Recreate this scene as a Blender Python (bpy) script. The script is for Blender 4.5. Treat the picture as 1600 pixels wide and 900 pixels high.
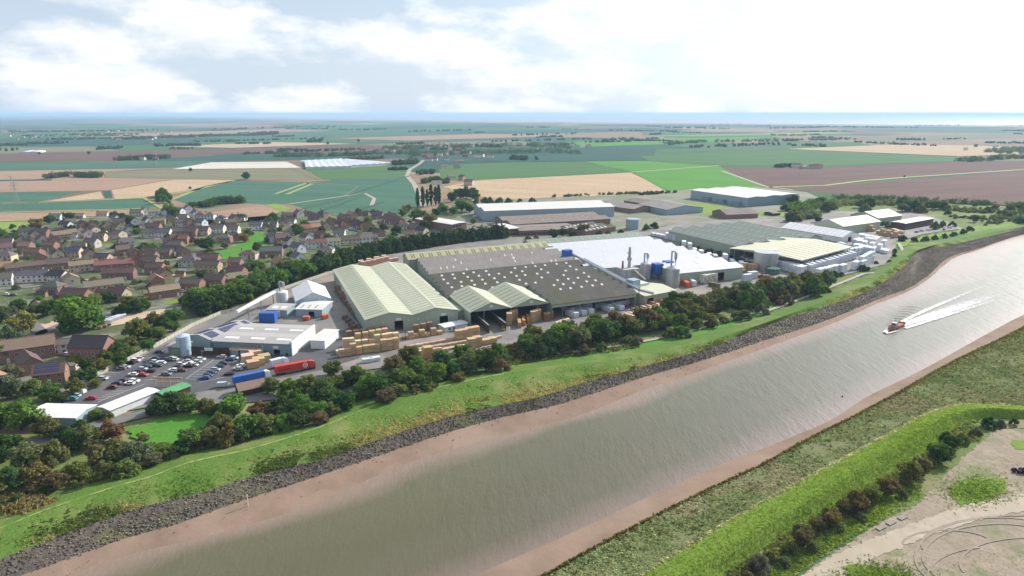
import bpy, math, random
import numpy as np
from mathutils import Vector, Matrix
R = math.radians
random.seed(7); rng = np.random.default_rng(7)
scn = bpy.context.scene
for o in list(bpy.data.objects): bpy.data.objects.remove(o)
COL = scn.collection

# ---------------------------------------------------------------- camera, sky, sun, exposure
FPX, HZ, CAMH = 1067.0, 177.0, 110.0
PITCH = math.atan((450-HZ)/FPX)
cam = bpy.data.cameras.new('camera'); camo = bpy.data.objects.new('camera', cam); COL.objects.link(camo)
cam.sensor_width = 36; cam.lens = 36*FPX/1600; cam.clip_start = 1; cam.clip_end = 200000
camo.location = (0, 0, CAMH); camo.rotation_euler = (math.pi/2-PITCH, 0, 0)
scn.camera = camo
scn.render.engine = 'CYCLES'
scn.cycles.use_denoising = True
scn.cycles.max_bounces = 5; scn.cycles.diffuse_bounces = 2; scn.cycles.glossy_bounces = 2
scn.cycles.transmission_bounces = 3; scn.cycles.volume_bounces = 0; scn.cycles.transparent_max_bounces = 12
scn.cycles.sample_clamp_indirect = 6
scn.view_settings.view_transform = 'Standard'; scn.view_settings.look = 'None'
scn.view_settings.gamma = 1; scn.view_settings.use_curve_mapping = False
scn.view_settings.exposure = 0.45

SUN_AZ, SUN_EL = 50.0, 31.0      # azimuth measured from +Y towards +X
sd = Vector((math.sin(R(SUN_AZ))*math.cos(R(SUN_EL)), math.cos(R(SUN_AZ))*math.cos(R(SUN_EL)), math.sin(R(SUN_EL))))
sun = bpy.data.lights.new('sun', 'SUN'); suno = bpy.data.objects.new('sun', sun); COL.objects.link(suno)
sun.energy = 5.0; sun.angle = R(0.55); sun.color = (1.0, 0.945, 0.86)
suno.rotation_euler = (-sd).to_track_quat('-Z', 'Y').to_euler(); suno.location = (300, 300, 500)

class NT:
    def __init__(s, tree): s.t = tree; s.t.nodes.clear()
    def n(s, typ, **kw):
        nd = s.t.nodes.new(typ)
        for k, v in kw.items():
            if k in ('ins',):
                for a, b in v.items():
                    if hasattr(b, 'is_output') or isinstance(b, bpy.types.NodeSocket): s.t.links.new(b, nd.inputs[a])
                    else: nd.inputs[a].default_value = b
            else: setattr(nd, k, v)
        return nd
    def math(s, op, a, b=0.0, c=None, clamp=False):
        nd = s.t.nodes.new('ShaderNodeMath'); nd.operation = op; nd.use_clamp = clamp
        for i, x in enumerate((a, b, c)):
            if x is None: continue
            if isinstance(x, bpy.types.NodeSocket): s.t.links.new(x, nd.inputs[i])
            else: nd.inputs[i].default_value = x
        return nd.outputs[0]
    def mix(s, fac, a, b, mode='MIX'):
        nd = s.t.nodes.new('ShaderNodeMix'); nd.data_type = 'RGBA'; nd.blend_type = mode
        for i, x in ((0, fac), (6, a), (7, b)):
            if isinstance(x, bpy.types.NodeSocket): s.t.links.new(x, nd.inputs[i])
            elif i == 0: nd.inputs[0].default_value = x
            else: nd.inputs[i].default_value = (*x[:3], 1)
        return nd.outputs[2]
    def noise(s, vec, scale, detail=3, rough=.55):
        nd = s.t.nodes.new('ShaderNodeTexNoise'); nd.inputs['Scale'].default_value = scale
        nd.inputs['Detail'].default_value = detail; nd.inputs['Roughness'].default_value = rough
        if vec is not None: s.t.links.new(vec, nd.inputs['Vector'])
        return nd.outputs['Fac']
    def ramp(s, fac, stops):
        nd = s.t.nodes.new('ShaderNodeValToRGB'); s.t.links.new(fac, nd.inputs[0]); e = nd.color_ramp.elements
        while len(e) < len(stops): e.new(.5)
        for el, (p, c) in zip(e, stops):
            el.position = p; el.color = (*c[:3], 1) if hasattr(c, '__len__') else (c, c, c, 1)
        return nd.outputs[0]
    def mapping(s, vec, scale=(1,1,1), rot=(0,0,0), loc=(0,0,0)):
        nd = s.t.nodes.new('ShaderNodeMapping'); s.t.links.new(vec, nd.inputs[0])
        nd.inputs['Scale'].default_value = scale; nd.inputs['Rotation'].default_value = rot; nd.inputs['Location'].default_value = loc
        return nd.outputs[0]

world = bpy.data.worlds.new('World'); scn.world = world; world.use_nodes = True
w = NT(world.node_tree)
sky = w.n('ShaderNodeTexSky', sky_type='NISHITA', sun_disc=False, sun_elevation=R(SUN_EL), sun_rotation=R(SUN_AZ), altitude=100, air_density=1.0, dust_density=1.6, ozone_density=1.5)
tc = w.n('ShaderNodeTexCoord')
sep = w.n('ShaderNodeSeparateXYZ', ins={0: tc.outputs['Generated']})
az = w.math('ARCTAN2', sep.outputs[0], sep.outputs[1])
el = w.math('ARCSINE', sep.outputs[2])
def cloudvec(dz):
    e2 = w.math('ADD', el, dz)
    return w.n('ShaderNodeCombineXYZ', ins={0: w.math('MULTIPLY', az, 2.6), 1: w.math('MULTIPLY', e2, 6.5), 2: 1.75}).outputs[0]
def cl(dz, det=7): return w.noise(cloudvec(dz), 2.1, det, .56)
c0 = cl(0.0); c1 = cl(0.022, 4)
dens = w.ramp(c0, [(.445, 0.0), (.57, 1.0)])
shade = w.math('MULTIPLY', w.math('SUBTRACT', c1, c0), 5.0)                 # thicker above -> grey underside
shade = w.math('ADD', shade, .30, clamp=True)
ccol = w.mix(shade, (10.2, 10.25, 10.3), (7.7, 8.2, 8.9))
veil = w.ramp(el, [(0.0, .80), (.10, .62), (.3, .42), (1.0, .25)])
skyv = w.mix(veil, sky.outputs[0], (6.7, 7.9, 9.5))
full = w.mix(w.math('MULTIPLY', dens, .80), skyv, ccol)
dot = w.n('ShaderNodeVectorMath', operation='DOT_PRODUCT', ins={0: tc.outputs['Generated'], 1: tuple(sd)}).outputs['Value']   # hazy glow round the sun
glow = w.math('ADD', w.math('MULTIPLY', w.math('POWER', w.math('MAXIMUM', dot, 0.0), 7.0), 1.25), 0.97)
full = w.mix(1.0, full, w.n('ShaderNodeCombineXYZ', ins={0: glow, 1: glow, 2: glow}).outputs[0], 'MULTIPLY')
bg = w.n('ShaderNodeBackground', ins={0: full, 1: 0.086})
w.n('ShaderNodeOutputWorld', ins={0: bg.outputs[0]})
world.cycles.sampling_method = 'MANUAL'; world.cycles.sample_map_resolution = 256

# ---------------------------------------------------------------- pixel of the photograph -> point at height z
def P(px, py, z=0.0):
    dx, dy, dz = px-800, FPX, 450-py
    Y = dy*math.cos(PITCH)+dz*math.sin(PITCH); Z = -dy*math.sin(PITCH)+dz*math.cos(PITCH)
    t = (z-CAMH)/Z
    return Vector((dx*t, Y*t, z))
def proj(p):
    y = p[1]*math.cos(PITCH)-(p[2]-CAMH)*math.sin(PITCH); z = p[1]*math.sin(PITCH)+(p[2]-CAMH)*math.cos(PITCH)
    return 800+FPX*p[0]/y, 450-FPX*z/y
def mpp(py):                                       # metres per photograph pixel on the ground at this row
    p = P(800, py); return (p.y*math.cos(PITCH)+CAMH*math.sin(PITCH))/FPX
def C(h):
    v = [int(h[i:i+2], 16)/255 for i in (1, 3, 5)]
    return tuple(x/12.92 if x <= .04045 else ((x+.055)/1.055)**2.4 for x in v)

# ---------------------------------------------------------------- materials
MATS = {}
def mat(name, col, col2=None, scale=.4, rough=.85, objcol=False, stretch=(1,1,1), detail=4, bump=0, bscale=2.0, space='Object',
        metallic=0, lo=.35, hi=.65, col3=None, scale3=.05, rand=0.0, rot=0, spec=.3):
    if name in MATS: return MATS[name]
    m = bpy.data.materials.new(name); m.use_nodes = True; t = NT(m.node_tree)
    tcn = t.n('ShaderNodeTexCoord'); geo = t.n('ShaderNodeNewGeometry')
    vec = tcn.outputs['Object'] if space == 'Object' else geo.outputs['Position']
    v2 = t.mapping(vec, stretch, (0, 0, rot))
    col2 = col2 or tuple(c*.78 for c in col)
    f = t.ramp(t.noise(v2, scale, detail, .62), [(lo, 0.0), (hi, 1.0)])
    c = t.mix(f, col, col2)
    if col3:
        g = t.ramp(t.noise(vec, scale3, 3, .6), [(.48, 0.0), (.66, 1.0)])
        c = t.mix(g, c, col3)
    if objcol:
        oi = t.n('ShaderNodeObjectInfo'); c = t.mix(1.0, c, oi.outputs['Color'], 'MULTIPLY')
    if rand:
        oi = t.n('ShaderNodeObjectInfo')
        k = t.math('ADD', t.math('MULTIPLY', oi.outputs['Random'], rand*2), 1-rand)
        c = t.mix(1.0, c, t.n('ShaderNodeCombineXYZ', ins={0: k, 1: k, 2: k}).outputs[0], 'MULTIPLY')
    ins = {'Base Color': c, 'Roughness': rough, 'Metallic': metallic, 'Specular IOR Level': spec}
    b = t.n('ShaderNodeBsdfPrincipled', ins=ins)
    if bump:
        bn = t.n('ShaderNodeBump', ins={'Height': t.noise(v2, bscale, 4), 'Strength': 1.0, 'Distance': bump})
        t.t.links.new(bn.outputs[0], b.inputs['Normal'])
    t.n('ShaderNodeOutputMaterial', ins={0: b.outputs[0]})
    MATS[name] = m; return m

def ribbed(name, col, dirt, axis=0, pitch=1.0, rough=.6, metallic=0.0, streak=.4, moss=None):
    """profiled roof or wall sheet: fine ribs across `axis`, weather streaks down the sheet"""
    if name in MATS: return MATS[name]
    m = bpy.data.materials.new(name); m.use_nodes = True; t = NT(m.node_tree)
    tcn = t.n('ShaderNodeTexCoord'); vec = tcn.outputs['Object']
    wv = t.n('ShaderNodeTexWave', wave_type='BANDS', bands_direction='XYZ'[axis], ins={0: vec, 'Scale': 0.314/pitch, 'Distortion': 0.0})
    st = [.06, .06, .06]; st[axis] = 1.2
    f = t.ramp(t.noise(t.mapping(vec, tuple(st)), 1.0, 4, .6), [(.36, 0.0), (.72, 1.0)])
    c = t.mix(t.math('MULTIPLY', f, streak), col, dirt)
    f2 = t.ramp(t.noise(vec, .13, 5, .65), [(.42, 0.0), (.68, 1.0)])
    c = t.mix(t.math('MULTIPLY', f2, streak*.8), c, dirt)
    if moss:
        f3 = t.ramp(t.noise(vec, .05, 6, .7), [(.45, 0.0), (.62, 1.0)])
        c = t.mix(f3, c, moss)
    c = t.mix(t.math('MULTIPLY', wv.outputs['Fac'], .16), c, tuple(x*.55 for x in col))
    b = t.n('ShaderNodeBsdfPrincipled', ins={'Base Color': c, 'Roughness': rough, 'Metallic': metallic, 'Specular IOR Level': .35})
    bn = t.n('ShaderNodeBump', ins={'Height': wv.outputs['Fac'], 'Strength': .5, 'Distance': .05}); t.t.links.new(bn.outputs[0], b.inputs['Normal'])
    t.n('ShaderNodeOutputMaterial', ins={0: b.outputs[0]})
    MATS[name] = m; return m

def leafmat(name, trans=.42):
    m = bpy.data.materials.new(name); m.use_nodes = True; t = NT(m.node_tree)
    oi = t.n('ShaderNodeObjectInfo'); geo = t.n('ShaderNodeNewGeometry'); tcn = t.n('ShaderNodeTexCoord')
    k = t.math('ADD', t.math('MULTIPLY', geo.outputs['Random Per Island'], .85), .68)
    n = t.ramp(t.noise(tcn.outputs['Object'], .42, 2), [(.35, .80), (.65, 1.22)])
    c = t.mix(1.0, oi.outputs['Color'], t.n('ShaderNodeCombineXYZ', ins={0: k, 1: k, 2: k}).outputs[0], 'MULTIPLY')
    c = t.mix(1.0, c, n, 'MULTIPLY')
    d = t.n('ShaderNodeBsdfDiffuse', ins={0: c}); tr = t.n('ShaderNodeBsdfTranslucent', ins={0: t.mix(1.0, c, (1.15, 1.2, .55), 'MULTIPLY')})
    mx = t.n('ShaderNodeMixShader', ins={0: trans, 1: d.outputs[0], 2: tr.outputs[0]})
    t.n('ShaderNodeOutputMaterial', ins={0: mx.outputs[0]}); return m
LEAF = leafmat('foliage_leaves'); 
BARK = mat('bark', (.11, .085, .06), (.06, .05, .04), 2.0)

# ---------------------------------------------------------------- mesh builder and naming
class MB:
    def __init__(s): s.v = []; s.f = []; s.mi = []
    def poly(s, pts, mi=0):
        n = len(s.v); s.v += [tuple(p) for p in pts]; s.f.append(tuple(range(n, n+len(pts)))); s.mi.append(mi); return s
    def box(s, x0, x1, y0, y1, z0, z1, mi=0):
        n = len(s.v); s.v += [(x, y, z) for z in (z0, z1) for x, y in ((x0, y0), (x1, y0), (x1, y1), (x0, y1))]
        for q in ((3,2,1,0), (4,5,6,7), (0,1,5,4), (1,2,6,5), (2,3,7,6), (3,0,4,7)): s.f.append(tuple(n+i for i in q)); s.mi.append(mi)
        return s
    def extrude(s, prof, a0, a1, axis='x', mi=0):
        """profile of (cross, z), extruded along axis from a0 to a1"""
        n = len(s.v); k = len(prof)
        for a in (a0, a1):
            for (c, z) in prof: s.v.append((a, c, z) if axis == 'x' else (c, a, z))
        s.f.append(tuple(range(n+k-1, n-1, -1))); s.f.append(tuple(range(n+k, n+2*k))); s.mi += [mi, mi]
        for i in range(k): j = (i+1) % k; s.f.append((n+i, n+j, n+k+j, n+k+i)); s.mi.append(mi)
        return s
    def cyl(s, cx, cy, z0, z1, r0, r1=None, n=16, mi=0):
        r1 = r0 if r1 is None else r1; b = len(s.v)
        for z, r in ((z0, r0), (z1, r1)):
            for i in range(n): a = 2*math.pi*i/n; s.v.append((cx+r*math.cos(a), cy+r*math.sin(a), z))
        for i in range(n): j = (i+1) % n; s.f.append((b+i, b+j, b+n+j, b+n+i)); s.mi.append(mi)
        s.f.append(tuple(range(b+n-1, b-1, -1))); s.f.append(tuple(range(b+n, b+2*n))); s.mi += [mi, mi]; return s
    def tube(s, p, q, r0, r1=None, n=8, mi=0):
        p = Vector(p); q = Vector(q); r1 = r0 if r1 is None else r1; d = (q-p).normalized()
        u = d.orthogonal().normalized(); v = d.cross(u); b = len(s.v)
        for c, r in ((p, r0), (q, r1)):
            for i in range(n): a = 2*math.pi*i/n; s.v.append(tuple(c+u*r*math.cos(a)+v*r*math.sin(a)))
        for i in range(n): j = (i+1) % n; s.f.append((b+i, b+j, b+n+j, b+n+i)); s.mi.append(mi)
        s.f.append(tuple(range(b+n-1, b-1, -1))); s.f.append(tuple(range(b+n, b+2*n))); s.mi += [mi, mi]; return s
    def mesh(s, name, mats):
        me = bpy.data.meshes.new(name); me.from_pydata(s.v, [], s.f)
        for m in (mats if isinstance(mats, (list, tuple)) else [mats]): me.materials.append(m)
        if any(s.mi): me.polygons.foreach_set('material_index', s.mi)
        me.update(); return me
    def obj(s, name, mats, parent=None): return link(name, s.mesh(name, mats), parent)
def link(name, data, parent=None, loc=None, rz=None, color=None, scale=None):
    o = bpy.data.objects.new(name, data); COL.objects.link(o)
    if parent is not None: o.parent = parent
    if loc is not None: o.location = loc
    if rz is not None: o.rotation_euler = (0, 0, rz)
    if color is not None: o.color = (*color[:3], 1)
    if scale is not None: o.scale = scale if hasattr(scale, '__len__') else (scale,)*3
    return o
REG = []
def tag(o, desc, place, cat, group=None):
    o['category'] = cat
    if group: o['group'] = group
    REG.append((o, desc, place)); return o
def thing(name, desc, place, cat, loc, rz=0, group=None, scale=None):
    o = link(name, None, None, loc, rz, None, scale); o.empty_display_size = .5
    return tag(o, desc, place, cat, group)
def structure(o, kind='structure', label=None):
    o['kind'] = kind
    if label: o['label'] = label
    return o
W1 = 'first second third fourth fifth sixth seventh eighth ninth tenth eleventh twelfth thirteenth fourteenth fifteenth sixteenth seventeenth eighteenth nineteenth'.split()
TENS = {20: 'twenty', 30: 'thirty', 40: 'forty', 50: 'fifty', 60: 'sixty', 70: 'seventy', 80: 'eighty', 90: 'ninety'}
def ordinal(i):
    if i < 20: return W1[i-1]
    if i >= 100: return 'hundred-and-' + (ordinal(i-100) if i > 100 else 'zeroth')
    t = TENS[i//10*10]
    return (t[:-1]+'ieth') if i % 10 == 0 else t+'-'+W1[i % 10-1]
def write_labels():
    keys = {}
    for o, d, p in REG: keys.setdefault((d, p), []).append(o)
    for (d, p), os_ in keys.items():
        base = (d+' '+p).strip()
        if len(os_) == 1: os_[0]['label'] = base; continue
        os_.sort(key=lambda o: proj(o.location)[0])
        for i, o in enumerate(os_):
            o['label'] = base+(', leftmost' if i == 0 else ', rightmost' if i == len(os_)-1 else ', %s from left' % ordinal(i+1))
def lin(a, b, n): return [a.lerp(b, i/(n-1) if n > 1 else .5) for i in range(n)]
LAND = []   # (px, py, phrase) landmarks for trees and houses
def near(px, py, marks, ky=3.0): return min(marks, key=lambda m: (m[0]-px)**2+((m[1]-py)*ky)**2)[2]

# ---------------------------------------------------------------- river, banks, land
def curve(pts):
    xs = np.array([p[0] for p in pts], float); ys = np.array([p[1] for p in pts], float)
    # monotone cubic (Hermite, finite differences limited)
    d = np.diff(ys)/np.diff(xs); m = np.zeros(len(xs)); m[1:-1] = (d[:-1]+d[1:])/2; m[0] = d[0]; m[-1] = d[-1]
    def f(x):
        x = np.asarray(x, float); i = np.clip(np.searchsorted(xs, x)-1, 0, len(xs)-2); h = xs[i+1]-xs[i]; t = (x-xs[i])/h
        return (2*t**3-3*t**2+1)*ys[i]+(t**3-2*t**2+t)*h*m[i]+(-2*t**3+3*t**2)*ys[i+1]+(t**3-t**2)*h*m[i+1]
    return f
LB = {  # left bank, photograph rows against column
 'foot': curve([(-400,925),(-200,862),(0,803),(62,781),(125,761),(187,742),(234,728),(287,711),(390,686),(500,650),(594,617),(719,585),(812,569),(1000,543),(1100,520),(1200,490),(1300,452),(1370,421),(1410,386),(1470,371),(1600,350),(1900,318),(2600,288)]),
 'crest': curve([(-400,962),(-200,893),(0,825),(62,800),(125,778),(187,758),(234,745),(287,725),(390,701),(500,667),(594,630),(719,597),(812,580),(1000,556),(1100,533),(1200,503),(1300,464),(1370,434),(1420,398),(1480,377),(1600,354),(1900,320),(2600,289)]),
 'rtop': curve([(-400,1020),(-200,945),(0,873),(94,837),(187,803),(265,781),(312,770),(406,740),(500,718),(594,686),(687,656),(766,636),(844,620),(906,600),(1000,574),(1100,546),(1200,507),(1300,475),(1360,452),(1412,416),(1432,394),(1475,385),(1550,368),(1600,357),(1900,322),(2600,290)]),
 'rbot': curve([(-400,1065),(-200,985),(31,900),(125,866),(187,844),(281,817),(370,785),(469,753),(594,711),(687,680),(772,655),(875,631),(1000,591),(1100,562),(1200,530),(1300,497),(1375,466),(1420,449),(1450,430),(1478,405),(1525,388),(1600,364),(1900,325),(2600,291)]),
 'water': curve([(-400,1110),(-200,1030),(0,945),(187,872),(344,834),(500,785),(625,729),(719,699),(812,675),(906,650),(1000,612),(1100,578),(1200,542),(1300,506),(1375,473),(1422,454),(1455,433),(1482,408),(1525,391),(1600,366),(1900,326),(2600,291.5)]),
}
RB = {
 'water': curve([(420,1090),(560,1000),(740,900),(900,828),(1100,736),(1225,687),(1303,653),(1350,622),(1432,582),(1535,525),(1585,498),(1700,445),(1900,378),(2600,300)]),
 'edge': curve([(420,1140),(700,980),(850,900),(975,832),(1100,769),(1194,725),(1272,682),(1337,650),(1390,622),(1487,567),(1560,532),(1600,512),(1700,462),(1900,395),(2600,306)]),
 'foot': curve([(420,1240),(870,985),(1010,895),(1100,837),(1219,769),(1394,675),(1437,652),(1475,637),(1525,631),(1600,634),(1900,640),(2600,660)]),
 'crest': curve([(420,1290),(900,1000),(1068,897),(1219,808),(1394,700),(1450,665),(1490,646),(1530,638),(1600,640),(1900,648),(2600,668)]),
 'back': curve([(420,1330),(1010,985),(1147,887),(1240,828),(1375,750),(1450,704),(1490,672),(1522,657),(1600,654),(1900,662),(2600,680)]),
}
XL = np.unique(np.concatenate([np.arange(-400, 1900, 12), np.linspace(1900, 2600, 20)]))
XR = np.unique(np.concatenate([np.arange(420, 1900, 12), np.linspace(1900, 2600, 20)]))
WZ = -4.2
def fnoise(x, y, s, seed=0):
    v = 0
    for k, (a, b) in enumerate(((1.0, .7), (-.6, 1.3), (.3, -1.9), (1.7, .4))):
        v = v+np.sin((x*a+y*b)*s*(1+.37*k)+seed*1.7+k*2.1)
    return v/4
def strip(name, bank, X, l0, z0, l1, z1, rows, matl, amp=0.0, s=.15, ease=False, over=0.0):
    ya, yb = bank[l0](X), bank[l1](X); V = []; n = len(X)
    for r in range(rows+1):
        t = r/rows; tt = t*t*(3-2*t) if ease else t
        for i in range(n):
            a = P(X[i], ya[i], z0); b = P(X[i], yb[i], z1); p = a.lerp(b, t); p.z = z0+(z1-z0)*tt
            if 0 < r < rows: p.z += amp*float(fnoise(p.x, p.y, s))
            V.append(tuple(p))
    F = [(r*n+i, (r+1)*n+i, (r+1)*n+i+1, r*n+i+1) for r in range(rows) for i in range(n-1)]
    me = bpy.data.meshes.new(name); me.from_pydata(V, [], F); me.materials.append(matl); me.update()
    for p in me.polygons: p.use_smooth = True
    return link(name, me)
def ragged(pts, amp, step=5):
    out = []
    for i, (x, y) in enumerate(pts):
        x2, y2 = pts[(i+1) % len(pts)]; n = max(1, int(math.hypot(x2-x, (y2-y)*2)/step))
        for k in range(n):
            t = k/n; j = amp if k else amp*.5; out.append((x+(x2-x)*t+random.uniform(-j, j)*1.5, y+(y2-y)*t+random.uniform(-j, j)*.6))
    return out
def sheet(name, pts, z, matl, px=True, kind='structure', label=None, rag=0):
    if rag: pts = ragged(pts, rag)
    w_ = [P(x, y, z) if px else Vector((x, y, z)) for x, y in pts]
    me = bpy.data.meshes.new(name); me.from_pydata([tuple(p) for p in w_], [], [tuple(range(len(w_)))]); me.materials.append(matl); me.update()
    if me.polygons[0].normal.z < 0: me.flip_normals()
    return structure(link(name, me), kind, label)

def grassmat(name, a, b, c, sc=.08, fine=1.2, dry=None, drysc=.03):
    if name in MATS: return MATS[name]
    m = bpy.data.materials.new(name); m.use_nodes = True; t = NT(m.node_tree); geo = t.n('ShaderNodeNewGeometry'); v = geo.outputs['Position']
    f = t.ramp(t.noise(v, sc, 4, .6), [(.35, 0.0), (.65, 1.0)]); col = t.mix(f, a, b)
    g = t.ramp(t.noise(v, fine, 5, .7), [(.38, 0.0), (.66, 1.0)]); col = t.mix(t.math('MULTIPLY', g, .6), col, c)
    if dry:
        d = t.ramp(t.noise(v, drysc, 5, .65), [(.52, 0.0), (.64, 1.0)]); col = t.mix(d, col, dry)
    bs = t.n('ShaderNodeBsdfPrincipled', ins={'Base Color': col, 'Roughness': .95, 'Specular IOR Level': .1})
    bn = t.n('ShaderNodeBump', ins={'Height': t.noise(v, fine, 5, .7), 'Strength': .9, 'Distance': .35}); t.t.links.new(bn.outputs[0], bs.inputs['Normal'])
    t.n('ShaderNodeOutputMaterial', ins={0: bs.outputs[0]}); MATS[name] = m; return m
BANK = grassmat('bank_grass', (.09, .168, .028), (.12, .192, .037), (.045, .095, .018), .06, .9, (.17, .19, .065), .03)
LAWN = grassmat('mown_grass', (.145, .22, .036), (.17, .24, .044), (.10, .155, .026), .05, .7)
GREEN2 = grassmat('bright_lawn', (.07, .21, .026), (.09, .235, .03), (.05, .14, .02), .05, .7)
ROUGH = grassmat('rough_grass', (.10, .17, .04), (.18, .2, .07), (.05, .085, .025), .05, .8, (.22, .2, .11), .03)
MARSH = grassmat('marsh_grass', (.135, .16, .066), (.17, .18, .085), (.09, .108, .045), .05, .8, (.2, .18, .11), .025)

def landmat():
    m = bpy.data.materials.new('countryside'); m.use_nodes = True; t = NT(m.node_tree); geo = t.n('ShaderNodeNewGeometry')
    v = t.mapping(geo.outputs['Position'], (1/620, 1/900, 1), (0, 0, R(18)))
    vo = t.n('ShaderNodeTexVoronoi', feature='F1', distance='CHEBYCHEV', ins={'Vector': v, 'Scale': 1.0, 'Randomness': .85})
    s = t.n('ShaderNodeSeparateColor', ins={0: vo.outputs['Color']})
    c = t.ramp(s.outputs[0], [(0.0, (.05, .10, .07)), (.2, (.22, .165, .11)), (.34, (.06, .13, .05)), (.48, (.17, .12, .09)), (.6, (.07, .13, .06)), (.74, (.24, .19, .13)), (.84, (.04, .085, .06)), (1.0, (.2, .17, .09))])  # darker teal and brown cells stand in for cloud shadow on the plain
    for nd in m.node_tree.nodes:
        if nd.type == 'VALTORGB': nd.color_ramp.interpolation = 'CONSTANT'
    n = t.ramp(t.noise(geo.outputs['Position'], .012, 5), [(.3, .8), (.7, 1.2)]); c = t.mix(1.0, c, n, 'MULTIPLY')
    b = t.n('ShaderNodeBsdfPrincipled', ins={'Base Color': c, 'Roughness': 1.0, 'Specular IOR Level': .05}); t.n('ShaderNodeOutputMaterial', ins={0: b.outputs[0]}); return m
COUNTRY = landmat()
# the ground: one sheet of land with the river cut out, river bed below
def build_ground():
    mb = MB(); fy = LB['foot'](XL)
    pts = [P(x, y) for x, y in zip(XL, fy)]
    pts += [Vector((60000, 4000, 0)), Vector((60000, 60000, 0)), Vector((-60000, 60000, 0)), Vector((-60000, -300, 0)), Vector((-900, -300, 0))]
    mb.poly(pts)
    fy = RB['back'](XR); q = [P(x, y) for x, y in zip(XR, fy)] + [Vector((4000, 200, 0)), Vector((4000, -800, 0)), Vector((-200, -800, 0))]
    mb.poly(q[::-1])
    mb.poly([(-3000, -1500, -7), (60000, -1500, -7), (60000, 6000, -7), (-3000, 1500, -7)], 1)
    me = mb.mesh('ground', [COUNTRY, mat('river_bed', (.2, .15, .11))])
    return structure(link('ground', me))
build_ground()
MUD = mat('wet_mud', (.245, .172, .13), (.19, .135, .10), .09, .85, detail=6, bump=.12, bscale=.5, space='World', col3=(.26, .19, .145), scale3=.03, spec=.06)
STONEBED = mat('stone_bed', (.12, .10, .085), (.06, .052, .045), .8, .9, bump=.5, bscale=.9, space='World', col3=(.10, .10, .045), scale3=.04)
structure(strip('bank_slope', LB, XL, 'foot', 0, 'crest', 2.4, 3, BANK, .15, .2))
structure(strip('river_bank', LB, XL, 'crest', 2.4, 'rtop', .6, 8, BANK, .22, .16, True))
structure(strip('stone_revetment', LB, XL, 'rtop', .6, 'rbot', -2.9, 6, STONEBED, .25, .3))
structure(strip('mud_bank', LB, XL, 'rbot', -2.9, 'water', WZ-.05, 6, MUD, .08, .12))
structure(strip('mud_shore', RB, XR, 'water', WZ-.05, 'edge', -2.7, 6, MUD, .08, .12))
structure(strip('marsh', RB, XR, 'edge', -1.5, 'foot', .1, 10, MARSH, .3, .13))
structure(strip('flood_bank', RB, XR, 'foot', .1, 'crest', 2.8, 4, LAWN, .05, .2, True))
structure(strip('flood_bank_slope', RB, XR, 'crest', 2.8, 'back', 0, 4, LAWN, .05, .2, True))
# marsh scarp
structure(strip('marsh_scarp', RB, XR, 'edge', -2.72, 'edge', -1.5, 1, mat('scarp_earth', (.09, .08, .045), (.05, .045, .025), .5, space='World')))
# water
def water():
    X = np.unique(np.concatenate([np.arange(-400, 1900, 30), np.linspace(1900, 2600, 12)]))
    a = LB['water'](X)-6; V = []; n = len(X); rows = 12
    xr = np.interp(X, [-400, 2600], [330, 2600]); xr = np.linspace(380, 2600, n)
    for r in range(rows+1):
        t = r/rows
        for i in range(n):
            p = P(X[i], LB['rbot'](X[i])*.25+LB['water'](X[i])*.75, WZ); xx = max(430.0, xr[i]); q = P(xx, (RB['edge'](xx)+RB['water'](xx))/2, WZ)
            V.append(tuple(p.lerp(q, t)))
    F = [(r*n+i, (r+1)*n+i, (r+1)*n+i+1, r*n+i+1) for r in range(rows) for i in range(n-1)]
    me = bpy.data.meshes.new('river'); me.from_pydata(V, [], F); uv = me.uv_layers.new(name='across')
    for p in me.polygons:
        for li in p.loop_indices: vi = me.loops[li].vertex_index; uv.data[li].uv = (vi % n/(n-1), vi//n/rows)
    m = bpy.data.materials.new('river_water'); m.use_nodes = True; t = NT(m.node_tree); geo = t.n('ShaderNodeNewGeometry'); tcn = t.n('ShaderNodeTexCoord')
    pos = geo.outputs['Position']; su = t.n('ShaderNodeSeparateXYZ', ins={0: tcn.outputs['UV']})
    wob = t.math('ADD', su.outputs[1], t.math('MULTIPLY', t.math('SUBTRACT', t.noise(pos, .025, 4), .5), .16))
    c = t.ramp(wob, [(0.0, (.22, .155, .115)), (.07, (.20, .145, .105)), (.18, (.096, .088, .042)), (.5, (.084, .078, .036)), (.78, (.094, .082, .045)), (.92, (.16, .12, .09)), (1.0, (.19, .138, .105))])
    v1 = t.mapping(pos, (.55, .16, 1), (0, 0, R(-28))); v2 = t.mapping(pos, (1.3, .5, 1), (0, 0, R(-10)))
    calm = t.ramp(t.noise(pos, .02, 3), [(.35, .45), (.65, 1.0)])
    h = t.math('MULTIPLY', t.math('ADD', t.noise(v1, .6, 4, .55), t.math('MULTIPLY', t.noise(v2, 1.0, 3), .35)), calm)
    bn = t.n('ShaderNodeBump', ins={'Height': h, 'Strength': 1.0, 'Distance': .34})
    b = t.n('ShaderNodeBsdfPrincipled', ins={'Base Color': c, 'Roughness': .30, 'IOR': 1.33, 'Specular IOR Level': .95, 'Normal': bn.outputs[0]})
    t.n('ShaderNodeOutputMaterial', ins={0: b.outputs[0]}); me.materials.append(m); me.update()
    if me.polygons[0].normal.z < 0: me.flip_normals()
    return structure(link('river', me))
water()
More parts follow.
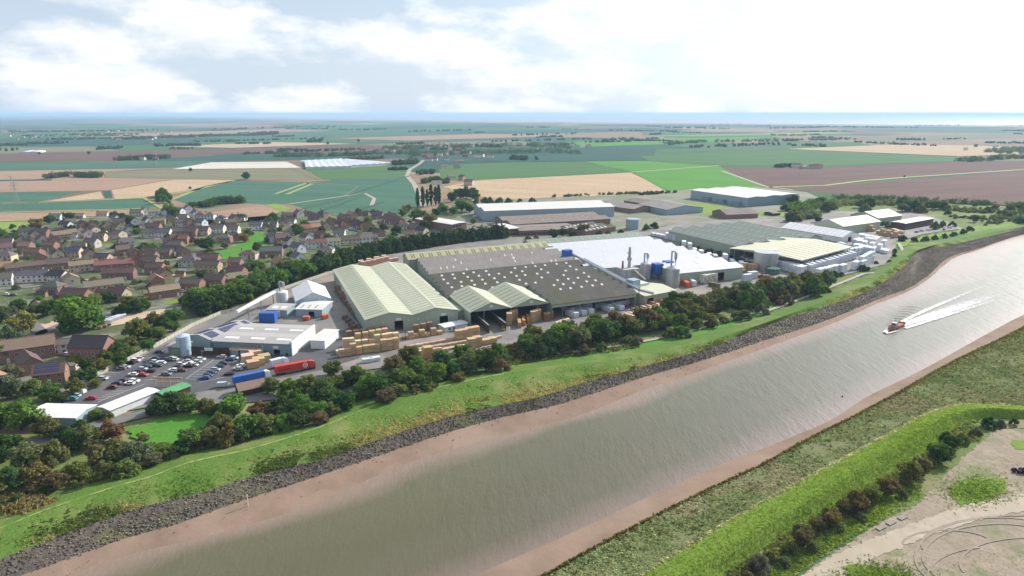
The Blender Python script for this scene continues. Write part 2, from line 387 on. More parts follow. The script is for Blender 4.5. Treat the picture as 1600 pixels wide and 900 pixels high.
# ---------------------------------------------------------------- fields, tracks, yards, roads
def fieldmat(name, a, b, rows=None, ang=0, sc=.02, streak=.35, fine=.25):
    if name in MATS: return MATS[name]
    m = bpy.data.materials.new(name); m.use_nodes = True; t = NT(m.node_tree); geo = t.n('ShaderNodeNewGeometry'); v = geo.outputs['Position']
    vr = t.mapping(v, (1, 1, 1), (0, 0, R(ang)))
    f = t.ramp(t.noise(t.mapping(vr, (.25, 1.4, 1)), sc, 5, .62), [(.32, 0.0), (.68, 1.0)]); c = t.mix(f, a, b)
    g = t.ramp(t.noise(v, fine, 4, .7), [(.35, .82), (.65, 1.15)]); c = t.mix(1.0, c, g, 'MULTIPLY')
    if rows:
        wv = t.n('ShaderNodeTexWave', bands_direction='Y', ins={0: vr, 'Scale': .314/rows, 'Distortion': .6, 'Detail': 2.0, 'Detail Scale': .1})
        k = t.ramp(wv.outputs['Fac'], [(.0, 0.0), (.75, 0.0), (.95, 1.0)])
        c = t.mix(t.math('MULTIPLY', k, streak), c, tuple(x*.45 for x in a))
    bs = t.n('ShaderNodeBsdfPrincipled', ins={'Base Color': c, 'Roughness': 1.0, 'Specular IOR Level': .05})
    t.n('ShaderNodeOutputMaterial', ins={0: bs.outputs[0]}); MATS[name] = m; return m
TEAL = fieldmat('brassica_crop', (.075, .155, .10), (.055, .12, .085), 14, 12)
TEALD = fieldmat('dark_crop_and_cloud_shadow', (.05, .11, .082), (.035, .08, .065), 16, -8)  # dark crop; on far fields its colour also stands in for cloud shadow
SAND = fieldmat('stubble', (.44, .33, .215), (.37, .275, .18), 18, 25, streak=.2)
PINK = fieldmat('harvested_soil', (.33, .225, .16), (.27, .185, .135), 22, 10, streak=.2)
PURP = fieldmat('ploughed_soil', (.16, .10, .082), (.115, .074, .066), 16, -20, streak=.25)
OLIVE = fieldmat('olive_stubble', (.20, .19, .115), (.155, .155, .095), 14, 15)
BRIGHT = fieldmat('young_crop', (.095, .245, .04), (.075, .2, .035), 20, 30, streak=.15)
MIDG = fieldmat('pasture', (.085, .165, .06), (.065, .13, .055), 24, -15)
LIME = fieldmat('lime_grass', (.2, .27, .07), (.16, .23, .06))
PALE = fieldmat('fleece_cover', (.58, .55, .48), (.46, .43, .36), 10, 20)
FIELDS = [  # photograph polygon, material
 ([(-400,339),(0,333),(245,325.5),(222,334),(70,345),(-400,352)], PINK), ([(-400,353),(47,346),(55,362),(-400,385)], LIME),
 ([(-400,324),(0,318),(222,310),(252,325),(-400,338)], TEAL), ([(-400,308),(130,298.5),(62,315.5),(-400,323)], TEAL),
 ([(72,314.5),(157,299),(162,310),(120,313)], SAND), ([(174,297),(270,280.5),(366,281),(300,296),(221,308.5),(180,310.5)], SAND),
 ([(160,299),(173,298),(176,309.5),(164,310)], TEALD),
 ([(-400,291),(130,277.5),(268,280),(172,296.5),(130,298),(-400,307)], PINK), ([(-400,285),(0,278.5),(75,274),(82,282),(-400,290)], TEALD),
 ([(165,268),(470,262.5),(505,281),(272,279.8),(165,277.3)], OLIVE), ([(-400,274),(255,262.7),(164,268),(163,277),(84,280),(-400,284.5)], PINK),
 ([(-400,262),(330,250.5),(348,252.4),(265,262),(-400,273)], TEAL), ([(268,264.3),(330,253.6),(448,252.6),(470,262)], PALE),
 ([(-400,250),(190,236),(350,232),(402,237.6),(180,250.5),(-400,261)], PURP), ([(-400,238),(140,228.5),(188,235.6),(-400,249)], OLIVE),
 ([(268,311),(320,290.5),(366,282),(480,284.5),(560,290),(520,318),(460,318),(412,319.5),(378,316.5),(318,327)], TEAL),
 ([(482,284),(635,274.6),(647,286),(662,322),(560,307),(524,316),(562,290)], TEAL),
 ([(505,280.8),(474,262.3),(500,262),(640,258.5),(642,273.8),(520,281.5)], MIDG),
 ([(452,318.3),(546,304.5),(662,322.5),(650,334),(505,336)], TEAL), ([(311,334.5),(411,320),(441,331),(407,346),(330,342)], PINK),
 ([(413,319.8),(432,318),(457,326),(442,331)], LIME),
 ([(684,259),(790,253.6),(908,252.4),(985,268.6),(890,273.4),(747,281),(690,281)], MIDG),
 ([(692,292),(750,281.5),(985,269.6),(1008,280),(1050,304),(900,308),(800,314),(730,304)], SAND),
 ([(912,252.2),(1010,251),(1122,259),(1196,291.5),(1076,300),(1052,303.5),(1010,280),(988,268)], BRIGHT),
 ([(1012,250.7),(1000,244),(1230,234),(1500,245.5),(1495,252),(1283,260),(1124,258.6)], MIDG),
 ([(1126,262),(1285,261),(1500,252.4),(1620,252),(1620,262.5),(1290,288.5),(1210,293),(1160,278)], PURP),
 ([(1225,294.5),(1293,290.3),(1620,264.6),(1620,322),(1560,320),(1420,310),(1260,299)], PURP),
 ([(1505,251.7),(1495,245),(1620,241),(2100,246),(2100,251.6)], OLIVE),
 ([(745,247.5),(905,241),(1000,243.6),(1008,250),(908,251.6),(790,252.8)], TEALD), ([(640,246),(745,243),(742,252.5),(660,257.5)], TEALD),  # cloud shadow over the middle plain, painted as dark teal field colour
 ([(360,232.6),(560,226),(640,231),(640,238),(420,241)], PURP), ([(190,236.8),(420,229),(360,231.5),(300,234)], TEALD),
 ([(180,251),(410,239),(640,240),(636,247),(350,251.5)], TEALD), ([(560,225.4),(800,219),(860,226),(650,231)], OLIVE),
 ([(260,228.5),(430,222),(560,224.5),(360,231)], SAND), ([(520,216),(760,209),(900,212),(640,219.5)], PINK),
 ([(880,222),(1100,215),(1230,213),(1100,223),(920,229)], BRIGHT), ([(1000,212),(1290,206),(1340,209),(1080,213)], LIME),
 ([(1300,215),(1620,207),(1620,215),(1390,222)], OLIVE), ([(1230,232.5),(1420,225),(1620,230),(1620,240),(1500,244)], SAND),
 ([(-400,226),(130,214),(230,218),(-400,231)], TEALD), ([(300,214),(620,206),(700,209),(380,218)], TEAL), ([(100,212),(420,202),(520,204),(200,214)], PINK),
 ([(700,206),(1000,200),(1100,203),(820,209)], TEALD),
]
for k, (pts, m_) in enumerate(FIELDS):
    far = sum(p[1] for p in pts)/len(pts)
    sheet('field', pts, .05+.004*k+(.25 if far < 262 else 0), m_)
SEA = mat('sea_water', (.25, .27, .29), (.30, .31, .32), .0006, .5, space='World')
sheet('sea', [(-700,178.25),(200,180.3),(330,182.5),(500,186),(800,190.5),(1200,193.5),(1600,196.5),(2600,200),(2600,178.25)], .6, SEA)
TIDAL = mat('tidal_flat', (.30, .235, .19), (.22, .19, .17), .001, 1.0, space='World')
sheet('tidal_flat', [(200,181.5),(500,188),(800,192.5),(1200,195.5),(1600,198.5),(2600,203),(2600,200.5),(1600,197),(1200,194),(800,191),(500,186.6),(330,183)], .7, TIDAL)
# field margins and tracks
def ribbon(name, pts, width, z, matl, kind='structure', px=True, label=None):
    w_ = [P(x, y, z) if px else Vector((x, y, z)) for x, y in pts]; V = []; n = len(w_)
    for i, p in enumerate(w_):
        d = (w_[min(i+1, n-1)]-w_[max(i-1, 0)]).normalized(); s = Vector((-d.y, d.x, 0))*width/2; V += [tuple(p-s), tuple(p+s)]
    F = [(2*i, 2*i+2, 2*i+3, 2*i+1) for i in range(n-1)]
    me = bpy.data.meshes.new(name); me.from_pydata(V, [], F); me.materials.append(matl); me.update()
    if me.polygons[0].normal.z < 0: me.flip_normals()
    return structure(link(name, me), kind, label)
MARGIN = mat('field_margin', (.27, .31, .10), (.2, .24, .08), .1, space='World'); TRACK = mat('chalky_track', (.33, .30, .23), (.27, .25, .2), .15, space='World')
for pts, wd, m_ in [([(1195,292.5),(1290,289.5),(1350,282),(1420,276.5),(1620,263.5)], 9, MARGIN), ([(366,281.5),(330,290),(300,298),(222,309),(178,311)], 9, MARGIN),
  ([(268,312),(320,291),(366,282.5)], 7, MARGIN), ([(430,303),(480,285.5),(487,287.5),(448,303.5)], 6, MARGIN), ([(60,317),(225,309.5),(253,325.5)], 5, MARGIN),
  ([(452,318.5),(546,305),(570,302),(585,310),(580,322)], 5, TRACK), ([(455,262),(500,281)], 9, OLIVE), ([(663,323),(647,287),(636,275),(640,265),(655,256),(662,250)], 8, TRACK),
  ([(1128,267),(1196,291),(1240,297)], 6, TRACK), ([(985,269),(1124,258.5)], 10, MARGIN), ([(0,332.5),(245,325)], 5, MARGIN), ([(545,304.5),(640,274.5)], 4, TEALD),
  ([(470,327),(540,310)], 3, TEALD), ([(500,330),(560,309)], 3, TEALD), ([(545,333),(600,315)], 3, TEALD), ([(700,292),(720,305),(745,315)], 6, MARGIN),
  ([(0,345.5),(150,340),(245,327)], 4, MARGIN)]:
    ribbon('field_track', pts, wd, .42, m_)
TOWN = grassmat('garden_ground', (.085, .12, .042), (.13, .135, .085), (.045, .065, .026), .06, .3, (.2, .185, .155), .06)
sheet('garden_ground', [(-400,395),(0,366),(60,348),(150,340),(240,330),(320,330),(330,341),(405,345),(442,331),(500,335),(655,333),(720,318),(800,318),(760,345),(795,364),(790,376),(620,398),(430,462),(300,516),(140,602),(90,628),(30,660),(-400,800)], .30, TOWN, rag=3)
sheet('industrial_ground', [(700,346),(742,325),(760,312),(960,305),(1080,296),(1180,292),(1260,300),(1300,318),(1240,345),(1040,352),(1000,366),(860,372),(780,380),(740,372)], .36, mat('yard_ground', (.19, .175, .15), (.13, .15, .08), .03, space='World', lo=.45, hi=.55))
sheet('lawn', [(1073,318),(1112,317),(1135,322),(1130,335),(1095,337)], .46, LIME); sheet('lawn', [(1185,329),(1225,329),(1222,338),(1185,337)], .46, LIME)
sheet('village_green', [(313,405),(330,394),(362,386),(388,378),(394,364),(413,363),(411,377),(424,388),(440,398),(420,399),(360,406)], .46, GREEN2, rag=3)
ASPH = mat('asphalt', (.085, .086, .095), (.07, .07, .078), .12, .9, space='World', col3=(.115, .112, .11), scale3=.025)
CONC = mat('yard_concrete', (.19, .18, .17), (.14, .135, .13), .08, .9, space='World', col3=(.25, .215, .19), scale3=.03)
YARD = [(70,640),(112,612),(150,590),(212,560),(300,512),(345,492),(430,458),(511,430),(600,400),(640,388),(760,374),(870,370),(1010,360),(1045,352),(1160,340),(1260,345),(1300,330),(1420,328),(1480,346),(1505,357),(1440,366),(1402,378),(1396,398),(1382,413),(1330,427),(1290,437),(1200,443),(1060,474),(1000,503),(870,520),(760,548),(690,560),(560,580),(500,592),(440,606),(400,618),(300,628),(240,634),(165,648),(110,664),(50,668)]
sheet('yard', YARD, .40, CONC)
sheet('car_park', [(92,634),(114,613),(150,592),(212,562),(262,536),(300,548),(400,552),(470,545),(560,505),(520,455),(545,440),(600,520),(560,560),(500,578),(440,590),(380,600),(300,614),(240,622),(170,634)], .47, ASPH)
ROADC = mat('road_surface', (.16, .155, .152), (.13, .127, .127), .1, .9, space='World')
for pts, wd in [([(-60,740),(60,690),(150,664),(240,643),(345,628),(460,615),(560,604),(660,592)], 7), ([(20,470),(45,500),(75,530),(60,560)], 6),
  ([(-40,452),(20,450),(60,447),(110,438)], 6), ([(150,398),(175,392),(195,380),(215,365),(225,350)], 6), ([(290,470),(280,440),(290,400),(320,392),(345,388)], 6), ([(270,395),(300,399),(330,400)], 5),
  ([(40,530),(100,505),(175,492),(260,480),(330,470)], 6), ([(445,345),(480,365),(560,368),(590,372),(660,368)], 6), ([(340,350),(380,356),(440,352)], 5), ([(660,372),(700,365),(760,352),(745,335)], 7), ([(660,335),(680,360),(690,368)], 7), ([(20,420),(120,405),(150,398)], 5),
  ([(330,372),(270,372),(225,374)], 5)]:
    ribbon('road', pts, wd, .52, ROADC)
sheet('building_plot', [(160,503),(190,488),(240,480),(285,478),(278,490),(230,500),(170,510)], .50, mat('sandy_ground', (.48, .36, .25), (.38, .3, .22), .15, space='World'))
sheet('building_plot', [(50,508),(100,500),(106,506),(60,514)], .50, MATS['sandy_ground'], rag=3)
GRAV = mat('gravel_path', (.32, .30, .25), (.26, .245, .2), .2, space='World')
def bankline(off, xs, line='crest'): return [(x, float(LB[line](x))+off) for x in xs]
ribbon('footpath', bankline(-9, range(870, 1200, 30), 'foot')+bankline(-5, range(1200, 1380, 30), 'foot')+[(1390,424),(1408,410),(1414,398),(1408,386),(1404,379)], 2.4, .56, GRAV)
PATHB = mat('worn_grass_path', (.22, .25, .08), (.09, .175, .028), .5, space='World', lo=.44, hi=.56)
def bankpath(xs, w_, dz, off=0):
    V = []
    for x in xs:
        p = P(x, float(LB['crest'](x))+off, 2.4+dz); V += [(p.x, p.y-w_/2, p.z), (p.x, p.y+w_/2, p.z-.02)]
    n = len(xs); F = [(2*i, 2*i+2, 2*i+3, 2*i+1) for i in range(n-1)]
    me = bpy.data.meshes.new('crest_path'); me.from_pydata(V, [], F); me.materials.append(PATHB); me.update()
    structure(link('crest_path', me))
bankpath(list(range(-100, 800, 12)), 1.3, .05)
# meadow strips and rough ground between yard and bank
MEAD = [(x, float(LB['foot'](x))-1) for x in range(-100, 1400, 25)]
sheet('verge', MEAD+[(1330,429),(1290,439),(1200,447),(1060,478),(1000,508),(870,525),(760,553),(690,566),(560,586),(440,612),(300,634),(165,652),(60,672),(-100,720)], .10, ROUGH, rag=3)
sheet('meadow', [(200,672),(250,655),(335,641),(352,648),(330,668),(300,688),(262,706),(225,704)], .60, GREEN2, rag=3)
sheet('meadow', [(860,556),(1000,538),(1080,518),(1180,488),(1290,448),(1290,454),(1180,497),(1080,527),(1000,546),(870,562)], .13, GREEN2, rag=3)
sheet('meadow', [(1395,378),(1500,358),(1620,340),(1620,348),(1470,370),(1408,386)], .5, LIME, rag=3)
sheet('scrub_ground', [(1240,345),(1300,312),(1400,312),(1520,318),(1640,322),(1640,348),(1500,357),(1430,345)], .33, ROUGH, rag=3)
# right-hand land: bare ground with wheel tracks
BARE = grassmat('bare_ground', (.32, .265, .205), (.25, .205, .155), (.18, .155, .115), .07, .4, (.165, .18, .09), .05)
sheet('bare_ground', [(1110,1040),(1180,960),(1290,870),(1400,800),(1500,715),(1530,672),(1640,668),(2000,680),(2600,800),(2600,1400),(1300,1400)], .10, BARE, rag=3)
sheet('rough_verge', [(1090,1000),(1147,889),(1240,830),(1375,752),(1450,706),(1490,674),(1522,659),(1600,656),(1700,660),(1690,672),(1560,668),(1500,720),(1430,790),(1330,838),(1240,900),(1180,985)], .16, ROUGH, rag=3)
sheet('grass_patch', [(1482,768),(1500,750),(1545,744),(1572,750),(1570,768),(1540,780),(1500,790)], .22, LAWN, rag=3); sheet('grass_patch', [(1315,885),(1340,880),(1390,888),(1430,905),(1400,930),(1330,905)], .22, LAWN, rag=3)
sheet('grass_patch', [(1578,690),(1600,686),(1640,692),(1640,702),(1590,702)], .22, LAWN, rag=3)
sheet('grass_patch', [(1220,905),(1290,858),(1380,810),(1425,775),(1400,775),(1320,815),(1240,865),(1190,915)], .24, LAWN, rag=3)
SANDT = mat('dusty_track', (.37, .31, .24), (.28, .235, .18), .25, space='World', detail=6, col3=(.31, .26, .195), scale3=.08)
sheet('dirt_track', [(1200,965),(1245,905),(1300,868),(1360,842),(1440,812),(1520,786),(1600,772),(1680,768),(1680,792),(1600,798),(1530,812),(1450,838),(1370,870),(1310,905),(1270,965)], .20, SANDT, rag=3)
RUT = mat('wheel_rut', (.20, .165, .125), (.25, .205, .16), .3, space='World')
for cx, cy, rx, ry, a0, a1 in [(1560,870,130,62,150,330),(1560,870,118,52,140,320),(1590,850,150,45,170,300),(1540,900,90,45,120,270),(1600,880,100,40,160,300),(1480,850,70,22,180,340)]:
    ribbon('wheel_rut', [(cx+rx*math.cos(R(a)), cy+ry*math.sin(R(a))) for a in range(a0, a1, 8)], .55, .25+.01*random.random(), RUT)
# painted bay lines
PAINT = mat('road_paint', (.62, .62, .60), (.5, .5, .48), .5, space='World')
for i, (a, b) in enumerate([((153,628),(226,600)), ((185,600),(260,566)), ((245,592),(320,560)), ((290,592),(334,562)), ((226,594),(244,592)), ((310,598),(365,586))]):
    ribbon('bay_line', [a, b], .18, .53, PAINT)
for (a, b, n) in [((156,626),(190,612),7), ((168,590),(232,560),12), ((246,590),(300,565),9), ((300,594),(345,562),10), ((118,618),(180,580),9)]:
    for p in lin(P(*a), P(*b), n): ribbon('bay_line', [(p.x-2.3, p.y+.25), (p.x+2.3, p.y-.25)], .14, .535, PAINT, px=False)
# ---------------------------------------------------------------- sheds, factories, offices
SAGE = ribbed('sage_sheet', (.40, .42, .31), (.30, .31, .23), 1, 1.0); SAGEX = ribbed('sage_sheet_across', (.40, .42, .31), (.30, .31, .23), 0, 1.0)
SAGEW = ribbed('sage_cladding', (.33, .38, .31), (.27, .31, .25), 0, .8, streak=.25); SAGEWY = ribbed('sage_cladding_side', (.33, .38, .31), (.27, .31, .25), 1, .8, streak=.25)
CREAMR = ribbed('cream_sheet', (.46, .47, .35), (.36, .36, .27), 1, 1.0); YEL = ribbed('lichen_sheet', (.37, .36, .20), (.29, .28, .16), 0, 1.0)
GREYG = ribbed('grey_green_sheet', (.22, .26, .22), (.15, .18, .155), 0, 1.2)
DARKR = ribbed('weathered_cement_sheet', (.105, .098, .09), (.062, .058, .054), 0, 1.1, .95, streak=.9, moss=(.075, .078, .04))
GREYR = ribbed('grey_cement_sheet', (.25, .23, .215), (.17, .155, .145), 0, 1.1, .95, streak=.8)
WHITER = ribbed('white_sheet', (.52, .53, .57), (.45, .46, .50), 0, 1.0, .5, streak=.5); PALER = ribbed('pale_flat_sheet', (.58, .57, .54), (.47, .46, .43), 1, 1.5, streak=.4)
BLUEW = ribbed('blue_grey_cladding', (.18, .26, .32), (.14, .21, .26), 0, .8, streak=.25); BLUEP = ribbed('pale_blue_cladding', (.27, .36, .41), (.22, .3, .35), 0, .8, streak=.25)
WHITEW = mat('white_fabric', (.72, .72, .72), (.62, .62, .63), .2, .6); BROWNR = ribbed('brown_cement_sheet', (.22, .18, .155), (.15, .125, .11), 0, 1.1, .95, streak=.8)
BROWNW = mat('brown_cladding', (.085, .05, .042), (.06, .036, .032), .6); BRICKM = mat('brick', (.23, .15, .115), (.18, .115, .09), 2.5, objcol=False)
GLASS = mat('dark_glass', (.04, .05, .06), (.03, .035, .045), .5, .15, spec=.6); STEEL = mat('galvanised_steel', (.42, .44, .46), (.34, .36, .38), .5, .4, metallic=.5)
DARKM = mat('dark_interior', (.03, .03, .03)); POST = mat('steel_post', (.2, .22, .2)); SIGN = mat('sign_board', (.7, .7, .68)); RLIGHT = mat('rooflight_sheet', (.62, .60, .56), (.5, .48, .44), .5, .5)
RLIGHTG = mat('grp_rooflight', (.30, .315, .235), (.24, .255, .19), .4, .5); RLIGHTC = mat('cream_rooflight', (.60, .60, .49), (.52, .52, .42), .4, .5); RLIGHTD = mat('dark_rooflight', (.15, .15, .10), (.11, .11, .08), .4, .5)
class Bld:
    """a building frame: x runs along the front (a to b), y away from the viewer, z up"""
    def __init__(s, name, desc, place, cat, a, b, c, group=None, z=0.0):
        a, b, c = (Vector((q[0], q[1])) for q in (a, b, c)); u = b-a; s.L = u.length; u.normalize(); v = Vector((-u.y, u.x)); s.W = (c-a).dot(v)
        s.o = thing(name, desc, place, cat, (a.x, a.y, z), math.atan2(u.y, u.x), group)
def wallrun(mb, p0, d, length, h, th, openings):
    """wall of boxes along d ('x' or 'y') from p0 with real openings (s0, s1, ztop)"""
    cur = 0.0
    def seg(a, b, z0, z1):
        if b-a < .01 or z1-z0 < .01: return
        if d == 'x': mb.box(p0[0]+a, p0[0]+b, p0[1], p0[1]+th, z0, z1)
        else: mb.box(p0[0], p0[0]+th, p0[1]+a, p0[1]+b, z0, z1)
    for (s0, s1, zt) in sorted(openings): seg(cur, s0, 0, h); seg(s0, s1, zt, h); cur = s1
    seg(cur, length, 0, h)
def shed(name, desc, place, cat, a, b, c, eave, rise, n=1, axis='y', wall=None, roof=None, openings=None, omit='', over=.5, group=None, posts=0, roofs=None, fascia=0, sidewall=None, notch=None):
    B = Bld(name, desc, place, cat, a, b, c, group); L, W = B.L, B.W; op = openings or {}; th = .25; B.eave, B.rise, B.n, B.axis = eave, rise, n, axis
    nk, nx = notch or (0, 0.0); ny = nk*(W/n)          # the first nk spans start at x = nx
    def side(key, p0, d, ln, m):
        if key in omit: return
        mb = MB(); off = nx if key == 'f' else 0.0; wallrun(mb, p0, d, ln, eave, th, [(a_-off, b_-off, z_) for a_, b_, z_ in op.get(key, [])]); mb.obj('wall', m, B.o)
    side('f', (nx, 0), 'x', L-nx, wall); side('k', (0, W-th), 'x', L, wall)
    if notch: MB().box(nx, nx+th, th, ny, 0, eave).obj('wall', sidewall or wall, B.o); MB().box(0, nx, ny, ny+th, 0, eave).obj('wall', wall, B.o)
    side('l', (0, ny+th), 'y', W-2*th-ny, sidewall or wall); side('r', (L-th, th), 'y', W-2*th, sidewall or wall)
    cross, along = (L, W) if axis == 'y' else (W, L); cs = cross/n
    prof = [(0, eave)]
    for i in range(n): prof += [((i+.5)*cs, eave+rise-.05)] + ([((i+1)*cs, eave+.02)] if i < n-1 else [])
    prof += [(cross, eave)]
    if notch:
        k_ = 1+2*nk; MB().extrude((prof[:k_]+[(ny, eave)])[::-1] if prof[k_-1][0] < ny-.1 else prof[:k_][::-1], nx+.02, nx+.27, 'x').obj('gable', wall, B.o)
        MB().extrude(([(ny, eave)]+prof[k_:])[::-1], .02, .27, 'x').obj('gable', wall, B.o)
    for key, e0 in (('f' if axis == 'y' else 'l', .02), ('k' if axis == 'y' else 'r', along-th-.02)):
        if notch and key == 'l': continue
        MB().extrude(prof[::-1], e0, e0+th, 'y' if axis == 'y' else 'x').obj('gable', wall, B.o)
    if fascia:
        MB().box(nx-.1, L+.1, -.12, -.02, eave-fascia, eave-.05).obj('fascia', wall, B.o)
    B.spans = []
    for i in range(n):
        c0, cm, c1 = i*cs-(over if i == 0 else -.02), (i+.5)*cs, (i+1)*cs+(over if i == n-1 else -.02); k = rise/(cs/2)
        e0 = eave-(over*k if i == 0 else 0); e1 = eave-(over*k if i == n-1 else 0)
        pr = [(c0, e0), (c1, e1), (c1, e1+.22), (cm, eave+rise+.22), (c0, e0+.22)]
        pr = [(c0, e0+.02), (cm, eave+rise+.02), (c1, e1+.02), (c1, e1+.24), (cm, eave+rise+.24), (c0, e0+.24)]
        mb = MB().extrude(pr, (nx if i < nk else 0)-over, along+over, 'y' if axis == 'y' else 'x')
        B.spans.append(mb.obj('roof', (roofs[i] if roofs else roof), B.o))
    for i in range(posts):
        t = (i+.5)/posts
        for key in omit:
            if key == 'f' and t*L > nx: MB().box(t*L-.2, t*L+.2, .3, .7, 0, eave).obj('post', POST, B.o)
            if key == 'r': MB().box(L-.7, L-.3, t*W-.2, t*W+.2, 0, eave).obj('post', POST, B.o)
            if key == 'l': MB().box(.3, .7, t*W-.2, t*W+.2, 0, eave).obj('post', POST, B.o)
    return B
def light(B, i, side, s0, s1, t0, t1, m, name='skylight', lift=.27, th=.08):
    """thin sheet on slope `side` (0 near/left, 1 far/right) of span i; s along the ridge in metres, t from eave (0) to ridge (1)"""
    cross = B.L if B.axis == 'y' else B.W; cs = cross/B.n
    def pt(s, t, dz):
        c = i*cs+(t*cs/2 if side == 0 else cs-t*cs/2); z = B.eave+B.rise*t+dz
        return (c, s, z) if B.axis == 'y' else (s, c, z)
    q = [(s0, t0), (s1, t0), (s1, t1), (s0, t1)]; lo = [pt(s, t, lift) for s, t in q]; hi = [pt(s, t, lift+th) for s, t in q]
    mb = MB(); mb.v = lo+hi; mb.f = [(3,2,1,0), (4,5,6,7), (0,1,5,4), (1,2,6,5), (2,3,7,6), (3,0,4,7)]; mb.mi = [0]*6
    mb.obj(name, m, B.spans[i])
def frontpiece(B, name, m, x0, x1, z0, z1, d=.12, y=0.0): return MB().box(x0, x1, y-d, y-.01, z0, z1).obj(name, m, B.o)

# 1 twin-gabled sage shed
D1 = [(.30*49.3, .30*49.3+4.6, 5.6), (.79*49.3, .79*49.3+4.6, 5.6)]
S1 = shed('timber_shed', 'large pale sage timber shed with twin gabled roof', 'beside stacked timber yard', 'shed', P(571,500,8), P(715.5,484.5,8), P(512.5,422.5,8), 8, 2.6, 2, 'y', SAGEW, SAGE, {'f': D1}, sidewall=SAGEWY)
for i in range(2):
    for sd_ in (0, 1):
        for k in range(27): s = 5+k*4.35; light(S1, i, sd_, s, s+1.15, .12, .86, RLIGHTG if (i+sd_) % 2 == 0 else RLIGHTC)
for x in (D1[0][0]+.8, D1[1][0]+.8): frontpiece(S1, 'sign_board', SIGN, x, x+2.6, 6.0, 7.1)
for x in (4, 9, 22, 27, 32, 46): frontpiece(S1, 'wall_lamp', SIGN, x, x+.5, 5.2, 5.6, .3)
# lean-to along its right side
f0 = P(717,485.5,6.5); fr = P(733,482.5,6.5); bk = P(686,458,6.5)
B = shed('lean_to', 'narrow sage lean-to between twin-gabled shed and open bays', '', 'shed', f0, fr, bk, 6.2, .6, 1, 'y', SAGEW, SAGE, sidewall=SAGEWY)
# 2 twin open-fronted bays
S2 = shed('open_shed', 'twin-gabled open-fronted timber store with green-grey roof', 'facing the river belt', 'shed', P(735,488,8.5), P(860,474,8.5), P(699,461,8.5), 8.5, 4.2, 2, 'y', SAGEWY, SAGE, omit='f', over=.6, posts=3)
for i in range(2):
    for k in range(7): s = 1.2+k*S2.W/7.2; light(S2, i, 0, s, s+1.1, .1, .85, RLIGHTG); light(S2, i, 1, s+1.5, s+2.6, .1, .85, RLIGHTC)
for x in (S2.L*.25, S2.L*.75): frontpiece(S2, 'sign_board', SIGN, x-1, x+1, 10.2, 11.4, .12, -.3)
# 3 great multi-span dark roof
a3, b3, c3 = P(705,466,9), P(994,459,9), P(627,399,9)
a3 = P(698,473,9); u3 = (P(994,458,9)-P(862,475,9)); u3.normalize(); a3 = P(994,458,9)-u3*(P(994,458,9)-P(700,476,9)).length*.98
W3 = (P(994,458,9)-P(859,386,9)).length; NK3 = max(2, math.ceil(S2.W/(W3/14))); print('mill depth', W3, 'bays', S2.W, 'notch', NK3)
S3 = shed('saw_mill', 'huge dark weathered multi-ridged mill roof dotted with white rooflights', 'behind open timber store', 'factory', a3, P(994,458,9), P(859,386,9)-u3*(P(994,458,9)-a3).length, 8.6, 2.1, 14, 'x', SAGEW, DARKR, omit='f', roofs=[DARKR]*9+[GREYR]*5, fascia=1.9, posts=10, notch=(NK3, (P(863,475,9)-a3).length))
for i in range(3, 10):
    for k in range(13):
        for sd_ in (0, 1):
            if random.random() < .86 and (i > NK3 or k > 7): s = S3.L*(.05+.07*k+(.035 if sd_ else 0))+random.uniform(-1, 1); light(S3, i-1, sd_, s, s+1.5, .32, .62, RLIGHT)
for i in range(10, 14):
    for k in range(4): s = S3.L*random.uniform(.05, .9); light(S3, i-1, 0, s, s+.8, .1, .7, RLIGHTC)
# the mill is not quite square on plan: lean its depth lines to the right
c3v = P(859,386,9)-P(994,458,9); K3 = c3v.dot(u3)/S3.W
def lean(o, k):
    for ch in o.children:
        for v in ch.data.vertices: v.co.x += k*v.co.y
        lean(ch, k)
lean(S3.o, K3)
# 3b lichen-yellow ridge along the back
def loc3(x, y): return Vector(S3.o.location)+Matrix.Rotation(S3.o.rotation_euler.z, 3, 'Z') @ Vector((x+K3*y, y, 0))
S3b = shed('back_shed', 'long narrow shed with lichen-yellow roof and dark rooflights', 'behind the dark mill roof', 'shed', loc3(-6, S3.W+.6), loc3(S3.L*1.0, S3.W+.6), loc3(-6, S3.W+15), 8.8, 3.2, 1, 'x', SAGEW, YEL)
for k in range(17):
    for e in (0, 1.8): s = 3+k*S3b.L/17+e; light(S3b, 0, 0, s, s+.7, .15, .75, RLIGHTD)
# 4 white multi-span roof
b4 = P(1161,417,8.5); a4 = P(1005,445,8.5); u4 = (b4-P(1060,427,8.5)); u4.normalize(); a4 = b4-u4*(b4-P(975,445,8.5)).length
c4 = a4+(P(1012,370,8.5)-b4)
S4 = shed('white_roofed_factory', 'broad factory with white multi-ridged roof and tall cyclone stacks in front', '', 'factory', a4, b4, c4, 8.3, 2.1, 8, 'x', SAGEW, WHITER, {'f': [((b4-a4).length*.755, (b4-a4).length*.85, 6.2)]}, notch=(2, (P(1060,427,8.5)-a4).length))
for i in range(8):
    for k in range(5):
        for sd_ in (0,):
            s = S4.L*(.12+.19*k+.07*(i % 2))
            if i > 1 or k > 2: light(S4, i, sd_, s, s+1.4, .3, .75, SIGN)
def loc4(x, y): return Vector(S4.o.location)+Matrix.Rotation(S4.o.rotation_euler.z, 3, 'Z') @ Vector((x, y, 0))
S4b = shed('back_shed', 'narrow grey-green shed closing the far side of the white roof', '', 'shed', loc4(-2, S4.W+.7), loc4(S4.L, S4.W+.7), loc4(-2, S4.W+16), 8.6, 3.0, 1, 'x', SAGEW, GREYG)
for k in range(14): s = 2+k*S4b.L/14; light(S4b, 0, 0, s, s+1.6, .1, .85, RLIGHTG)
